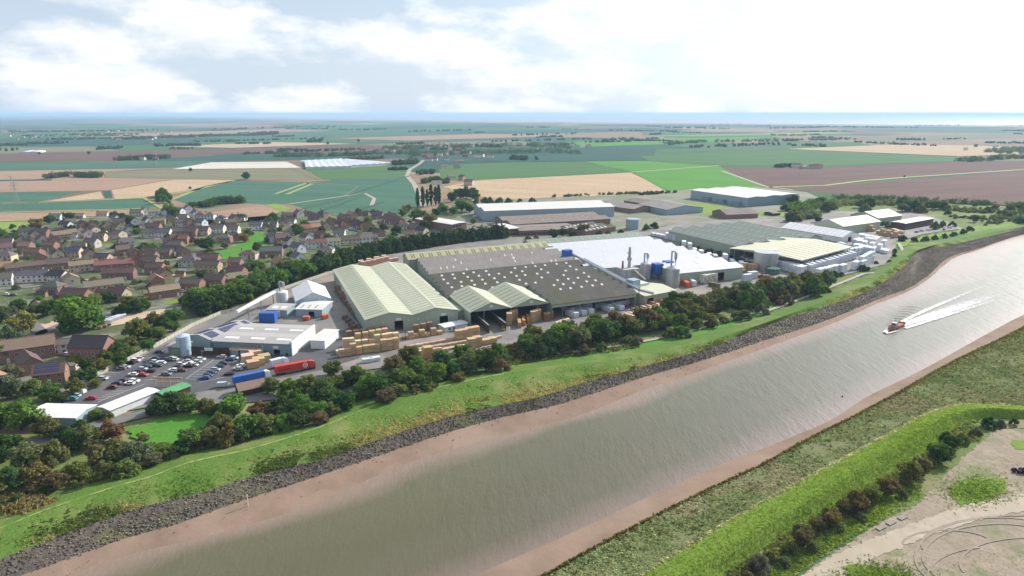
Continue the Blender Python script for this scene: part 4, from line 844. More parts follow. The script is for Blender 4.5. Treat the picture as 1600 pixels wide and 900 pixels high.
HOUSES = """88,345,12,8,10,grey,white;122,341,13,7,8,tan,cream;161,338,11,8,15,red,white;181,347,9,8,-30,grey,white;104,358,12,7,-12,dark,white;112,355,9,8,40,grey,white;57,357,9,8,30,tan,cream;43,369,11,7,10,grey,cream;66,371,16,8,-6,grey,brick;
130,357,10,8,-40,dark,brick;146,357,9,8,-45,brown,brick;165,361,9,8,-50,dark,buff;147,366,10,8,-30,plum,cream;182,361,10,8,-45,plum,buff;188,353,11,7,10,grey,cream;97,374,15,7.5,40,tan,buff;112,371,9,7.5,40,tan,cream;126,367,9,8,-48,dark,cream;138,371,9,8,-50,brown,white;157,377,10,8,5,brown,cream;186,373,11,9,-20,brown,cream;55,374,10,8,-48,dark,buff;66,382,10,8,-48,dark,cream;
10,387,12,8,15,brown,cream;8,396,11,8,42,brown,cream;36,386,10,8,-45,tan,brick;42,392,10,8,0,tan,brick;80,391,10,8,0,brown,brick;86,383,10,8,-45,plum,brick;108,393,8,8,-45,tan,cream;125,392,10,8,20,dark,cream;145,387,11,8,-10,grey,cream;116,402,12,8,8,brown,cream,solar;11,408,12,9,5,grey,cream,hip;55,402,13,8,-8,brown,brick;64,411,9,8,-45,plum,brick;90,405,9,8,-45,dark,cream;140,406,10,8,-45,brown,buff;162,411,11,8,0,dark,buff;193,398,10,8,42,brown,brick;199,386,11,8,42,grey,white;
42,426,24,8,36,brown,brick;86,421,20,8,34,brown,brick;132,423,18,8,34,tan,cream;181,422,25,8,20,red,brick;50,440,22,8,12,grey,white;93,440,12,8,-10,dark,white;112,446,10,9,-45,tan,cream;5,428,11,8,40,terracotta,brick;5,446,12,8,20,grey,white;188,436,20,8,10,brown,dark brick;164,456,22,8,38,tan,buff;121,470,17,8,-6,plum,brick;186,469,12,8,-8,plum,buff;86,458,12,8,-5,grey,brick,hip;
214,338,12,7,5,grey,cream;226,336,8,7,-45,red,white;240,337,10,8,30,tan,white;260,336,10,8,-45,dark,white;281,336,10,8,-20,grey,white;294,332,9,8,-45,grey,white;306,339,9,8,-45,grey,white;313,343,10,8,10,plum,white,hip;329,343,10,8,0,grey,white,hip;346,344,10,8,0,dark,white,hip;367,347,10,8,-40,plum,brick;378,345,9,8,0,dark,white,hip;360,354,10,8,40,brown,brick;231,351,9,8,-45,dark,white;250,352,11,8,15,tan,buff;242,361,12,8,0,brown,brick;260,350,10,8,30,grey,cream;270,350,9,8,0,brown,cream;284,354,10,8,0,grey,cream;296,354,10,8,-45,brown,brick;287,347,10,8,0,grey,cream;315,354,10,8,-20,grey,white;341,364,13,8,0,grey,white;
235,371,13,8,0,grey,cream;257,371,13,8,0,grey,white;279,369,12,8,0,grey,brick;299,369,12,8,0,plum,brick;319,367,11,8,0,grey,cream;366,365,10,8,0,grey,white;368,376,11,8,-48,plum,dark brick;337,378,10,8,-45,grey,cream;354,379,10,8,0,grey,brick,hip;275,380,11,8,-48,terracotta,brick;288,381,8,7,0,red,brick;266,385,10,8,-48,plum,dark brick;276,391,11,8,0,grey,brick;287,401,10,8,-48,plum,brick;202,367,9,8,-48,grey,cream;188,362,9,8,-48,plum,cream;210,352,8,7,-48,brown,white;195,396,10,8,-45,plum,dark brick;211,403,10,8,-45,plum,brick;235,402,11,8,0,brown,brick;235,409,11,8,0,brown,brick;236,417,11,8,0,brown,brick;258,403,11,7,0,grey,brick;214,414,9,8,-48,brown,brick;
210,419,9,8,-48,plum,brick;244,427,12,8,0,brown,brick;256,437,11,8,-45,brown,buff;245,447,11,8,-48,terracotta,brick;258,464,17,8,36,tan,brick;301,453,14,8,-4,brown,brick;298,416,14,9,-5,grey,cream,hip;327,413,16,8,0,brown,brick;327,424,17,8,-4,brown,buff;339,447,14,8,-15,plum,brick;369,419,9,8,0,brown,brick;371,434,12,8,-8,plum,brick;366,444,10,8,36,tan,brick;192,420,8,8,-45,brown,brick;
450,340,12,8,0,grey,brick;467,339,9,8,-45,grey,white;481,337,11,8,-45,plum,brick;490,344,10,8,-45,plum,dark brick;505,339,10,8,-30,dark,brick,hip;444,349,9,8,0,dark,cream;455,349,9,8,0,brown,white;401,359,12,8,0,grey,white;426,357,10,8,10,dark,cream;414,358,9,8,0,dark,cream;477,364,10,8,30,red,buff;492,362,11,8,36,terracotta,buff;507,360,10,8,-48,brown,buff;519,353,10,8,-48,plum,brick;536,347,10,8,-45,plum,brick;550,341,10,8,-45,terracotta,brick;534,355,9,8,-45,dark,brick;545,353,9,8,-45,plum,brick;557,355,9,8,-45,dark,brick;565,358,9,8,-45,plum,brick;427,378,10,8,-45,grey,white;441,379,12,8,30,plum,brick;453,385,9,8,-48,dark,white;479,379,10,8,-40,plum,white;502,375,10,8,-40,plum,brick;531,372,10,8,0,grey,white;495,388,16,8,30,brown,white;520,385,13,8,20,tan,white;547,382,17,8,18,brown,cream;570,380,13,8,36,grey,white;
390,405,13,9,-6,brown,cream,hip;425,401,17,8,10,grey,brick;466,395,11,8,-40,grey,white;436,419,9,8,-48,terracotta,buff;466,410,10,8,-48,grey,white;512,399,10,8,0,grey,white,hip;451,367,10,8,20,tan,cream;377,345,9,8,-40,dark,white;590,342,11,8,0,dark,brick;606,347,10,8,-48,plum,brick;612,340,11,8,-48,brown,brick;614,350,9,8,-45,plum,brick;632,359,12,9,0,grey,cream,hip;647,363,10,8,-40,grey,brick;659,368,11,8,-30,dark,cream;577,361,9,8,-45,brown,brick;577,379,15,8,15,grey,brick;592,370,10,8,-45,dark,brick;624,353,9,8,-40,plum,brick;563,358,9,8,-45,dark,brick;568,337,12,7,0,dark,brick;641,374,9,7,0,tan,cream"""
for rec in HOUSES.replace('\n', '').split(';'):
    f = rec.split(','); px, py, L, W, a = map(float, f[:5]); ex = f[7] if len(f) > 7 else ''
    a += random.uniform(-4, 4); bung = py < 350 and random.random() < .35
    house(px, py, L, W, a, f[5], f[6], 2.7 if bung else random.choice((4.7, 5.0)), 2.4 if bung else random.choice((2.5, 2.9, 3.2)), ex == 'hip', random.random() < .35, ex == 'solar')
# near offices by the fence
house(43, 560, 23, 9, 30, 'tan', 'brick', 6.2, 3.6, desc='large brick office with long tan tiled roof', place='beside the courtyard', group=None, chim=False)
house(147, 559, 16.5, 10, -2, 'dark', 'brick', 6.4, 4.2, desc='three-storey brick block with dark slate roof and skylights', place='above the fence', group=None, chim=False)
house(97, 551, 20, 6.5, 22, 'grey', 'white', 4.6, 1.8, desc='low grey-roofed link wing with white panels between brick blocks', place='', group=None, chim=False)
house(48, 580, 13, 8, -45, 'plum', 'dark brick', 4.8, 3.4, desc='brick house with plum roof and steep gable beside solar-roofed house', place='', group=None, chim=False)
house(82, 596, 11.5, 8, 20, 'plum', 'brick', 4.6, 3.4, solar=True, desc='brick house with twelve-panel solar roof', place='by the fence hedge', group=None, chim=False)
house(-2, 610, 9, 8, -45, 'terracotta', 'brick', 4.8, 3.2, desc='terracotta gabled brick house cut off by photo edge', place='', group=None)
house(112, 578, 5, 4, 10, 'tan', 'cream', 2.3, .8, desc='small tan garage', place='in the office courtyard', group=None, wins=False, chim=False)
# far hamlets and farms
FARW = ['white', 'cream', 'brick', 'buff', 'white']; FARR = ['grey', 'brown', 'tan', 'plum', 'terracotta']
def hamlet(x0, x1, y0, y1, n, where):
    for i in range(n):
        px = x0+(x1-x0)*(i+random.uniform(.2, .8))/n; py = random.uniform(y0, y1); r_ = random.choice(FARR); w_ = random.choice(FARW)
        house(px, py, random.uniform(10, 22), random.uniform(8, 11), random.uniform(-45, 45), r_, w_, random.choice((3.2, 5, 6)), 3, group='houses '+where, name='far_house', desc='distant %s-roofed %s house' % (r_, w_), place=where, wins=False, chim=False, lift=.3)
hamlet(660, 770, 240, 247, 14, 'in hamlet beyond the green field'); hamlet(90, 270, 205, 212, 18, 'in far village at left'); hamlet(10, 130, 211, 219, 12, 'near far left woods'); hamlet(180, 260, 216, 219, 8, 'beyond the left woods')
hamlet(560, 760, 230, 238, 16, 'among far central woods'); hamlet(1240, 1285, 262, 264, 4, 'at ploughed field farm'); hamlet(680, 740, 262, 290, 6, 'beside the lane through fields'); hamlet(800, 930, 226, 234, 8, 'on the far middle plain'); hamlet(1380, 1590, 214, 236, 9, 'on far right plain')
hamlet(640, 730, 249, 254, 5, 'at edge of dark green crop'); hamlet(195, 250, 249.5, 251, 3, 'in dark copse on brown field')
# glasshouses
GLH = mat('glasshouse_glazing', (.62, .65, .68), (.5, .53, .57), .05, .3)
for i, (a, b, c, n) in enumerate([((478,264.5),(545,263),(455,254),6), ((548,262),(618,257.5),(540,250.5),7), ((30,240),(60,239.5),(28,238),2)]):
    shed('glasshouse', ['wide white glasshouse beside the pale fleece field', 'white glasshouse range reaching the wooded lane', 'small distant glasshouse at left of brown plain'][i], '', 'glasshouse', P(*a), P(*b), P(*c), 4, 1.5, n, 'y', GLH, GLH)

# garages and garden sheds between the houses
GP = [(P(*map(float, r.split(',')[:2]))) for r in HOUSES.replace('\n', '').split(';')]
cnt = 0
while cnt < 70:
    q = random.choice(GP)+Vector((random.uniform(-14, 14), random.uniform(-22, 22), 0))
    if min((q-g).length for g in GP) < 8.5: continue
    x, y = proj(q)
    if y < 350 or (315 < x < 430 and 362 < y < 408) or x < 0: continue
    GP.append(q); cnt += 1; r_ = random.choice(('brown', 'grey', 'dark', 'tan')); w_ = random.choice(('brick', 'cream', 'buff', 'white'))
    house(x, y, random.choice((3.5, 5.5, 6)), random.choice((3, 5)), random.choice((0, 40, -48))+random.uniform(-5, 5), r_, w_, 2.3, 1.4, group='garages and garden sheds', name='garage', desc='small %s-roofed %s garage' % (r_, w_), wins=False, chim=False)
DRIVE = mat('paved_drive', (.34, .30, .26), (.26, .23, .2), .5, space='World')
for k in range(70):
    q = random.choice(GP)+Vector((random.uniform(-10, 10), random.uniform(-14, 14), 0)); a = random.choice((0, 40, -48)); c_, s_ = math.cos(R(a)), math.sin(R(a)); w_, l_ = random.uniform(3, 6), random.uniform(5, 12)
    sheet('driveway', [(q.x+c_*u-s_*v, q.y+s_*u+c_*v) for u, v in ((-l_/2, -w_/2), (l_/2, -w_/2), (l_/2, w_/2), (-l_/2, w_/2))], .53+.002*k, DRIVE, px=False)
for k in range(60):
    q = random.choice(GP)+Vector((random.uniform(-12, 12), random.uniform(-18, 18), 0)); a = random.choice((0, 40, -48)); c_, s_ = math.cos(R(a)), math.sin(R(a)); w_, l_ = random.uniform(5, 9), random.uniform(6, 12)
    sheet('garden_lawn', [(q.x+c_*u-s_*v, q.y+s_*u+c_*v) for u, v in ((-l_/2, -w_/2), (l_/2, -w_/2), (l_/2, w_/2), (-l_/2, w_/2))], .35+.002*k, LAWN, px=False)
# ---------------------------------------------------------------- trees
def leafcloud(cent, rad, n, size, up=.35):
    """quads scattered in clumps: arrays of clump centres (k,3), radii (k,), n leaves"""
    k = len(cent); w_ = rad**2; idx = rng.choice(k, n, p=w_/w_.sum()); d = rng.normal(size=(n, 3)); d /= np.linalg.norm(d, axis=1)[:, None]
    r = rad[idx]*(.55+.5*rng.random(n)); p = cent[idx]+d*r[:, None]*np.array([1, 1, .85])
    nrm = d*.8+rng.normal(size=(n, 3))*.6+np.array([0, 0, up]); nrm /= np.linalg.norm(nrm, axis=1)[:, None]
    a = np.cross(nrm, rng.normal(size=(n, 3))); a /= np.linalg.norm(a, axis=1)[:, None]; b = np.cross(nrm, a); s = (size*(.6+.8*rng.random(n)))[:, None]
    return np.stack([p-a*s-b*s*.7, p+a*s*.8-b*s*.6, p+a*s+b*s*.7, p-a*s*.7+b*s*.8], 1).reshape(-1, 3)
def cloudmesh(name, V, m=None):
    n = len(V)//4; me = bpy.data.meshes.new(name); me.vertices.add(len(V)); me.vertices.foreach_set('co', V.astype(np.float32).ravel())
    me.loops.add(n*4); me.loops.foreach_set('vertex_index', np.arange(n*4, dtype=np.int32)); me.polygons.add(n); me.polygons.foreach_set('loop_start', np.arange(0, n*4, 4, dtype=np.int32))
    me.materials.append(m or LEAF); me.update(calc_edges=True); me.validate(); return me
def crown(shape):
    """unit trees about 10 m tall"""
    if shape.startswith('round'):
        k = 46; d = rng.normal(size=(k, 3)); d /= np.linalg.norm(d, axis=1)[:, None]; f = rng.uniform(.3, .98, k)
        wx, wy = rng.uniform(3.5, 4.5), rng.uniform(3.5, 4.5); c = d*f[:, None]*np.array([wx, wy, 4.1])+np.array([0, 0, 5.0]); c[:, 2] = np.maximum(c[:, 2], .9); return leafcloud(c, rng.uniform(.8, 1.7, k), 3600, .29)
    if shape.startswith('bush'):
        k = 26; a = rng.uniform(0, 6.28, k); f = np.sqrt(rng.random(k)); c = np.stack([np.cos(a)*f*4.2, np.sin(a)*f*4.2, 1.0+(1-f**2)*4.5*rng.uniform(.5, 1, k)], 1); return leafcloud(c, rng.uniform(.9, 1.7, k), 2800, .30)
    if shape.startswith('thin'):
        k = 22; d = rng.normal(size=(k, 3)); d /= np.linalg.norm(d, axis=1)[:, None]; c = d*rng.uniform(.4, 1, k)[:, None]*np.array([3, 3, 4])+np.array([0, 0, 5.6]); return leafcloud(c, rng.uniform(.6, 1.1, k), 1300, .24)
    if shape.startswith('conifer'):
        k = 44; z = rng.uniform(.8, 10, k); a = rng.uniform(0, 6.28, k); r = np.clip(2.4*(1-(z/11.0)**2.2), .25, 3); c = np.stack([np.cos(a)*r*.8, np.sin(a)*r*.8, z], 1); return leafcloud(c, np.clip(r*.55, .4, 1.3), 3000, .25, .5)
    if shape.startswith('poplar'):
        k = 70; z = rng.uniform(.8, 10, k); a = rng.uniform(0, 6.28, k); r = np.clip(1.0*np.sin(np.clip(z/10.6, 0, 1)*math.pi)**.6, .15, 1); c = np.stack([np.cos(a)*r*.6, np.sin(a)*r*.6, z], 1); return leafcloud(c, np.clip(r*.6, .25, .7), 2400, .2, .6)
TV = {}
for s_ in ['round%d' % i for i in range(7)]+['bush%d' % i for i in range(5)]+['thin0', 'thin1']+['conifer%d' % i for i in range(4)]+['poplar0', 'poplar1']: TV[s_] = cloudmesh('crown', crown(s_))
def trunkmesh(kind):
    mb = MB(); top = {'round': 6.5, 'bush': 2.5, 'thin': 8, 'conifer': 9, 'poplar': 9}[kind]; r = {'round': .32, 'bush': .18, 'thin': .2, 'conifer': .25, 'poplar': .25}[kind]
    mb.tube((0, 0, -.3), (.1, .05, top*.45), r, r*.7, 8); mb.tube((.1, .05, top*.44), (0, 0, top), r*.7, r*.25, 8)
    for k in range(5):
        a = k*1.26+.3; z = top*(.35+.09*k); q = 2.4 if kind in ('round', 'thin') else 1.3 if kind == 'bush' else .6
        mb.tube((.08, .03, z), (q*math.cos(a), q*math.sin(a), z+q*.75), r*.4, r*.12, 6)
    return mb.mesh('trunk', BARK)
TM = {k: trunkmesh(k) for k in ('round', 'bush', 'thin', 'conifer', 'poplar')}
GREENS = {'dark green': (0.055, 0.095, 0.03), 'mid green': (0.085, 0.15, 0.038), 'bright green': (0.12, 0.205, 0.045), 'olive': (0.135, 0.15, 0.05), 'brown-green': (0.135, 0.115, 0.055), 'golden': (0.24, 0.195, 0.06), 'rusty': (0.165, 0.12, 0.065), 'grey-green': (0.12, 0.145, 0.085), 'lime green': (0.2, 0.26, 0.06), 'blue-green': (0.042, 0.08, 0.04)}
TMARK = [(40,620,'by white-roofed corner store'), (60,700,'in lower-left wood'), (150,700,'in the scrubby wood below road'), (280,630,'below the car park'), (300,690,'at edge of small meadow'), (370,650,'below the brown hut'), (450,610,'below red lorry'), (450,655,'on the bank foot below lorries'), (540,610,'below the junction of yard roads'),
  (600,590,'below the timber stacks'), (660,580,'below the long boards'), (740,560,'below the push walls'), (860,525,'below the open store'), (930,510,'below white packs'), (990,500,'below the dark mill front'), (1060,485,'below the boiler house'), (1110,470,'below the orange containers'), (1170,455,'below the concrete apron'), (1240,440,'below silver tank'), (1290,440,'at right end of river belt'),
  (180,560,'behind the concrete fence'), (100,600,'by the solar-roofed house'), (30,510,'at left lane corner'), (125,495,'above the brick offices'), (230,515,'behind fence by the plot'), (220,470,'behind front terraces'), (60,470,'beside left cul-de-sac'), (340,480,'at left end of hedge'), (400,455,'in left half of hedge'), (500,425,'in hedge behind white tent'), (580,400,'in hedge behind mill'), (700,382,'in right half of hedge'), (780,372,'at right end of hedge'),
  (350,385,'on the village green'), (430,385,'right of the green'), (280,370,'among middle houses'), (150,370,'among left houses'), (60,350,'by tan field'), (220,345,'by far houses'), (480,360,'among right houses'), (560,370,'around the court'), (600,340,'beside poplars'), (650,320,'in the poplar row'), (690,350,'by the brick office'), (740,310,'in the round copse'), (900,360,'in front of low office'),
  (1300,330,'in the scrub wood'), (1400,325,'in scrub behind brown office'), (1540,335,'in marsh scrub at right'), (1200,880,'at near end of bank hedgerow'), (1300,810,'in near half of bank hedgerow'), (1400,750,'in bank hedgerow middle'), (1480,695,'at far end of bank hedgerow'), (380,310,'beside teal crop'), (120,272,'in dark field copse'), (700,260,'along the field lane'), (1240,262,'at the ploughed-field farm')]
def tree(px, py, h, shape, col, wide=1.0, z=0.0, group=None, place=None, desc=None, name=None):
    kind = shape.rstrip('0123456789'); p = P(px, py, z); p.z = z+.2
    nm = {'round': 'tree', 'bush': 'bush', 'thin': 'bare_tree', 'conifer': 'conifer_tree', 'poplar': 'poplar_tree'}[kind]
    ds = desc or {'round': 'rounded %s tree', 'bush': '%s bush', 'thin': 'thin half-bare %s tree', 'conifer': '%s conifer', 'poplar': 'tall narrow %s poplar'}[kind] % col
    nm = name or nm; ds = ds.replace(' bush', ' garden shrub') if name else ds
    o = thing(nm, ds, place if place is not None else near(px, py, TMARK, 2.0), 'bush' if kind == 'bush' else 'tree', p, random.uniform(0, 6.28), group)
    k = h/10.0 if kind != 'bush' else h/6.5; o.scale = (k*wide, k*wide*random.uniform(.9, 1.1), k)
    link('trunk', TM[kind], o); c = [x*random.uniform(.85, 1.18) for x in GREENS[col]]; link('crown', TV[shape], o, color=c); return o
def rnd(kind): return kind+str(random.randrange({'round': 7, 'bush': 5, 'thin': 2, 'conifer': 4, 'poplar': 2}[kind]))
def crownpx(cx, cy, r, kind=None, col=None, z=0.0, group=None, **kw):
    """a tree whose crown is centred on this pixel with this radius in photograph pixels"""
    r = r*1.18; base = cy+r*.72; m = mpp(base)*r; kind = kind or random.choice(('round', 'round', 'round', 'bush'))
    col = col or random.choice(('dark green', 'dark green', 'mid green', 'mid green', 'olive', 'olive', 'bright green', 'brown-green', 'grey-green'))
    if kind == 'bush': h = m*1.55; wide = (m/4.9)/(h/6.5)
    else: h = m*1.72; wide = (m/4.8)/(h/10)
    return tree(cx, base, h, rnd(kind), col, wide, z, group or 'trees of the river belt', **kw)
BELT = """250,635,18,d;272,626,16,d;298,630,18,m;322,634,15,o;338,640,12,d;366,634,22,l;346,662,18,o;386,662,24,m;300,686,18,m;328,682,16,n;360,676,20,o;404,640,14,n;428,602,16,o;455,604,18,m;480,600,16,o;504,612,20,m;438,632,18,d;470,632,16,m;500,640,16,l;526,598,14,o;540,626,18,d;415,662,18,o;440,660,16,l;470,656,16,d;500,655,14,n;520,640,13,o;
520,576,14,o;545,592,14,d;562,586,18,m;572,606,16,l;592,602,20,d;616,570,18,o;632,592,20,m;602,622,16,n;650,572,18,m;662,596,18,d;640,556,18,o;682,582,18,l;692,560,16,m;706,576,18,d;722,550,15,m;736,566,20,o;760,562,22,d;776,546,15,m;782,572,14,r;716,592,12,n;622,612,14,o;648,612,12,n;668,606,12,o;
835,520,18,o;852,536,18,d;872,526,22,m;890,516,16,d;905,526,20,g;926,506,20,o;946,516,20,m;965,502,20,r;985,508,18,o;1006,498,20,n;1030,492,18,o;820,535,14,m;845,548,12,d;
1052,474,20,d;1060,504,16,m;1080,472,20,m;1086,490,14,o;1100,476,18,o;1120,466,18,n;1145,462,18,o;1165,457,18,m;1190,450,20,n;1215,447,18,g;1236,440,17,o;1260,438,16,d;1280,437,14,o;1062,518,10,m;1110,498,9,o;
16,606,22,g;34,650,26,l;74,668,18,n;8,700,26,d;44,712,22,o;86,704,20,o;112,690,18,d;140,682,20,o;176,674,18,r;152,712,20,n;186,702,22,o;215,702,20,g;120,732,18,o;166,736,18,n;200,730,18,o;226,690,15,n;60,742,20,o;20,746,20,m;92,752,16,n;140,640,9,m;152,648,10,l;170,650,8,o;100,676,12,d;126,664,10,m;240,718,12,g;265,705,12,o;282,700,12,d;0,650,24,m;0,760,16,o;
160,572,12,o;140,586,13,d;186,562,14,m;200,550,12,o;216,514,20,o;182,546,13,d;166,556,10,o;232,540,10,m;250,522,12,o;272,510,10,m;120,606,14,o;80,612,15,m;52,604,16,o;20,582,15,g;96,622,10,d;150,600,8,o;205,535,10,o;232,520,11,d;255,505,12,d;275,495,14,m;240,500,12,o;
36,505,20,y;126,492,30,l;105,512,12,m;150,500,14,m;18,525,20,g;2,548,20,m;76,482,14,d;56,486,13,m;96,474,10,o;110,468,9,m;30,478,12,m;8,492,16,g;130,472,10,d;150,470,12,o;190,482,10,d;212,480,12,d;225,477,10,m;60,470,9,l;290,470,10,d;305,462,12,m;96,540,8,m;118,560,8,y;135,570,12,d;118,590,9,d;170,465,10,d;200,470,10,o"""
CK = {'d': 'dark green', 'm': 'mid green', 'l': 'bright green', 'o': 'olive', 'n': 'brown-green', 'r': 'rusty', 'g': 'grey-green', 'y': 'golden'}
for rec in BELT.replace('\n', '').split(';'):
    x, y, r_, c_ = rec.split(','); crownpx(float(x), float(y), float(r_), 'thin' if c_ == 'n' and random.random() < .3 else None, CK[c_])
for k in range(34):
    t = k/33; x = 1046+t*240+random.uniform(-4, 4); crownpx(x, 483-t*43-random.uniform(-5, 5), random.uniform(12, 18), None, random.choice(('olive', 'olive', 'dark green', 'mid green', 'grey-green', 'brown-green')))
for k in range(16):
    t = k/15; x = 826+t*215+random.uniform(-4, 4); crownpx(x, 540-t*38-random.uniform(-3, 5), random.uniform(11, 16), None, random.choice(('olive', 'olive', 'dark green', 'mid green', 'grey-green')))
# undergrowth shrubs filling the belt
for k in range(95):
    x = random.uniform(-20, 1290); fy = float(LB['foot'](x)); y = fy-random.uniform(4, 22 if x < 800 else 14)
    if 190 < x < 350 and fy-y < 40 and random.random() < .75: continue
    if x > 860 and random.random() < .45: continue
    crownpx(x, y-4, random.uniform(5, 10), 'bush', random.choice(('brown-green', 'olive', 'dark green', 'olive', 'grey-green')))
# conifer hedge
hl = [(318,492),(345,484),(370,476),(400,464),(430,452),(460,441),(490,431),(520,421),(550,412),(580,403),(610,396),(650,390),(690,384),(730,378.5),(770,374),(788,372)]
tot = 96
for k in range(tot):
    t = k/(tot-1)*(len(hl)-1); i = min(int(t), len(hl)-2); f = t-i; x = hl[i][0]+(hl[i+1][0]-hl[i][0])*f; y = hl[i][1]+(hl[i+1][1]-hl[i][1])*f
    mixed = x < 520; kind = random.choice(('round', 'conifer', 'round')) if mixed else 'conifer'
    tree(x+random.uniform(-2, 2), y+random.uniform(-1, 1)-1, random.uniform(11, 15) if mixed else random.uniform(11.5, 13.5), rnd(kind), random.choice(('dark green', 'blue-green', 'mid green', 'dark green')) if mixed else random.choice(('dark green', 'dark green', 'blue-green')), random.uniform(1.0, 1.3) if kind == 'round' else 1.35, group='conifer hedge trees')
for k in range(26):
    x = random.uniform(305, 470); y = 498-(x-305)*.335-random.uniform(4, 16); tree(x, y, random.uniform(10, 14), rnd('round'), random.choice(('dark green', 'mid green', 'olive', 'bright green')), 1.1, group='conifer hedge trees')
# town trees
TOWNT = """0,365,10,m;10,372,8,g;22,370,9,m;58,350,11,y;37,358,7,d;78,343,8,d;100,338,7,d;110,338,6,d;90,340,6,d;182,338,9,m;195,340,9,d;204,345,8,d;216,362,6,l;104,380,6,d;116,382,7,m;155,372,5,o;134,395,6,o;110,410,7,m;245,393,8,o;232,388,7,m;225,384,6,m;218,390,6,d;240,385,6,l;325,382,12,d;328,392,7,o;352,384,6,o;382,372,8,y;388,362,7,o;340,402,4,d;402,385,8,d;390,395,5,o;260,412,6,o;262,422,6,y;277,447,6,m;268,453,5,o;315,430,8,d;324,433,6,m;346,436,6,o;372,424,5,o;395,415,9,m;405,412,8,o;385,418,8,g;430,403,6,m;455,398,7,d;470,420,7,m;492,410,8,l;440,415,7,o;420,372,7,m;432,368,6,l;448,360,7,m;440,355,6,l;428,340,9,d;420,345,8,m;435,382,6,y;465,358,10,d;475,350,8,m;485,372,7,d;515,372,8,m;525,390,6,m;545,392,6,l;500,400,8,d;530,398,8,m;575,345,7,l;560,330,6,m;585,333,6,o;600,355,7,d;620,360,8,d;612,374,7,l;605,376,6,l;650,372,7,m;660,378,6,l;270,330,10,m;262,326,9,l;255,310,9,m;252,300,8,d;300,322,7,d;296,325,6,m;312,320,5,d;335,350,5,m;350,349,5,o;300,375,5,o;310,378,6,d;270,358,6,o;360,360,6,m;372,340,6,m;380,340,6,d;150,350,6,m;160,366,5,m;45,380,6,d;30,374,8,d;15,378,7,m;96,392,5,o;180,385,5,d;195,412,5,m;470,385,6,d;640,348,5,m"""
for rec in TOWNT.replace('\n', '').split(';'):
    x, y, r_, c_ = rec.split(','); crownpx(float(x), float(y), float(r_), random.choice(('round', 'round', 'bush')), CK[c_], group='trees among the houses')
for k in range(150):
    x = random.uniform(0, 640); y = random.uniform(352, 450)
    if y > 480-(x-200)*.23 and x > 200: continue
    if 315 < x < 430 and 362 < y < 408: continue
    crownpx(x, y, random.uniform(3, 6), 'bush', None, group='shrubs in the gardens', name='garden_shrub')
# poplars and office trees
for x, y, h in ((653,325,24),(661,324,25),(668,323,21),(674,321.5,26),(681,321,23),(686,320.5,25)): tree(x, y, h, rnd('poplar'), 'dark green', 1.0, group='row of poplars')
for x, y, r_, c_, kd in [(630,332,7,'l','round'),(637,326,7,'y','round'),(655,338,13,'l','round'),(672,345,13,'r','round'),(664,352,9,'d','round'),(682,332,8,'d','round'),(692,327,9,'m','round'),(708,330,7,'m','round'),(722,322,11,'m','round'),(733,326,7,'d','round'),(707,308,9,'d','round'),(718,303,9,'d','round'),(728,302,10,'d','round'),(738,303,10,'d','round'),(742,308,8,'d','round'),(745,314,5,'o','bush'),(758,314,7,'d','bush'),(765,313,6,'d','bush'),(780,313,6,'o','bush'),(795,314,6,'d','bush'),(812,313,4,'o','bush'),(832,312,5,'m','bush'),(865,366,8,'d','round'),(880,364,8,'d','round'),(910,359,10,'n','round'),(895,365,6,'d','bush'),(936,365,6,'d','bush'),(950,365,5,'d','bush'),(825,371,4,'o','bush'),(838,370,4,'y','bush'),(970,362,5,'d','bush'),(1010,355,6,'m','bush'),(1022,352,6,'d','bush'),(740,346,5,'l','round')]:
    crownpx(x, y, r_, kd, CK[c_], group='trees round the works')
# scrub wood on the right
for k in range(46):
    x = random.uniform(1225, 1600); lo = 312+(x-1225)*.02; hi = 330+(x-1225)*.055
    if x < 1300: hi = 345
    if 1300 < x < 1470: hi = 328
    y = random.uniform(lo, hi); crownpx(x, y, random.uniform(5, 10) if x < 1480 else random.uniform(3, 7), random.choice(('round', 'bush', 'bush')), random.choice(('dark green', 'mid green', 'olive', 'grey-green', 'dark green')), group='scrub wood trees')
for x, y, r_, c_ in [(1383,350,7,'o'),(1460,352,7,'o'),(1473,350,6,'o'),(1488,350,5,'d'),(1410,372,6,'d'),(1428,374,5,'d'),(1445,373,5,'d'),(1460,371,5,'m'),(1475,369,5,'d'),(1490,366,5,'d'),(1505,362,5,'d'),(1515,357,5,'d'),(1347,418,6,'d'),(1357,420,4,'d'),(1303,427,6,'d'),(1315,428,4,'m'),(1397,392,4,'d'),(1397,399,4,'d'),(1389,408,3,'m'),(1369,410,3,'d'),(1232,470,3,'o'),(1213,472,3,'d'),(1295,455,4,'d'),(1172,485,4,'d'),(1150,492,9,'o'),(1115,505,8,'g'),(1130,498,7,'o')]: crownpx(x, y, r_, 'bush', CK[c_], group='bushes by the bank path')
# vegetation strip between white roof and grey-green factory
for k in range(16): t = k/15; crownpx(1070+t*100+random.uniform(-3, 3), 382+t*28+random.uniform(-2, 2), random.uniform(4, 6), 'bush', random.choice(('dark green', 'brown-green')), group='bushes between the factories')
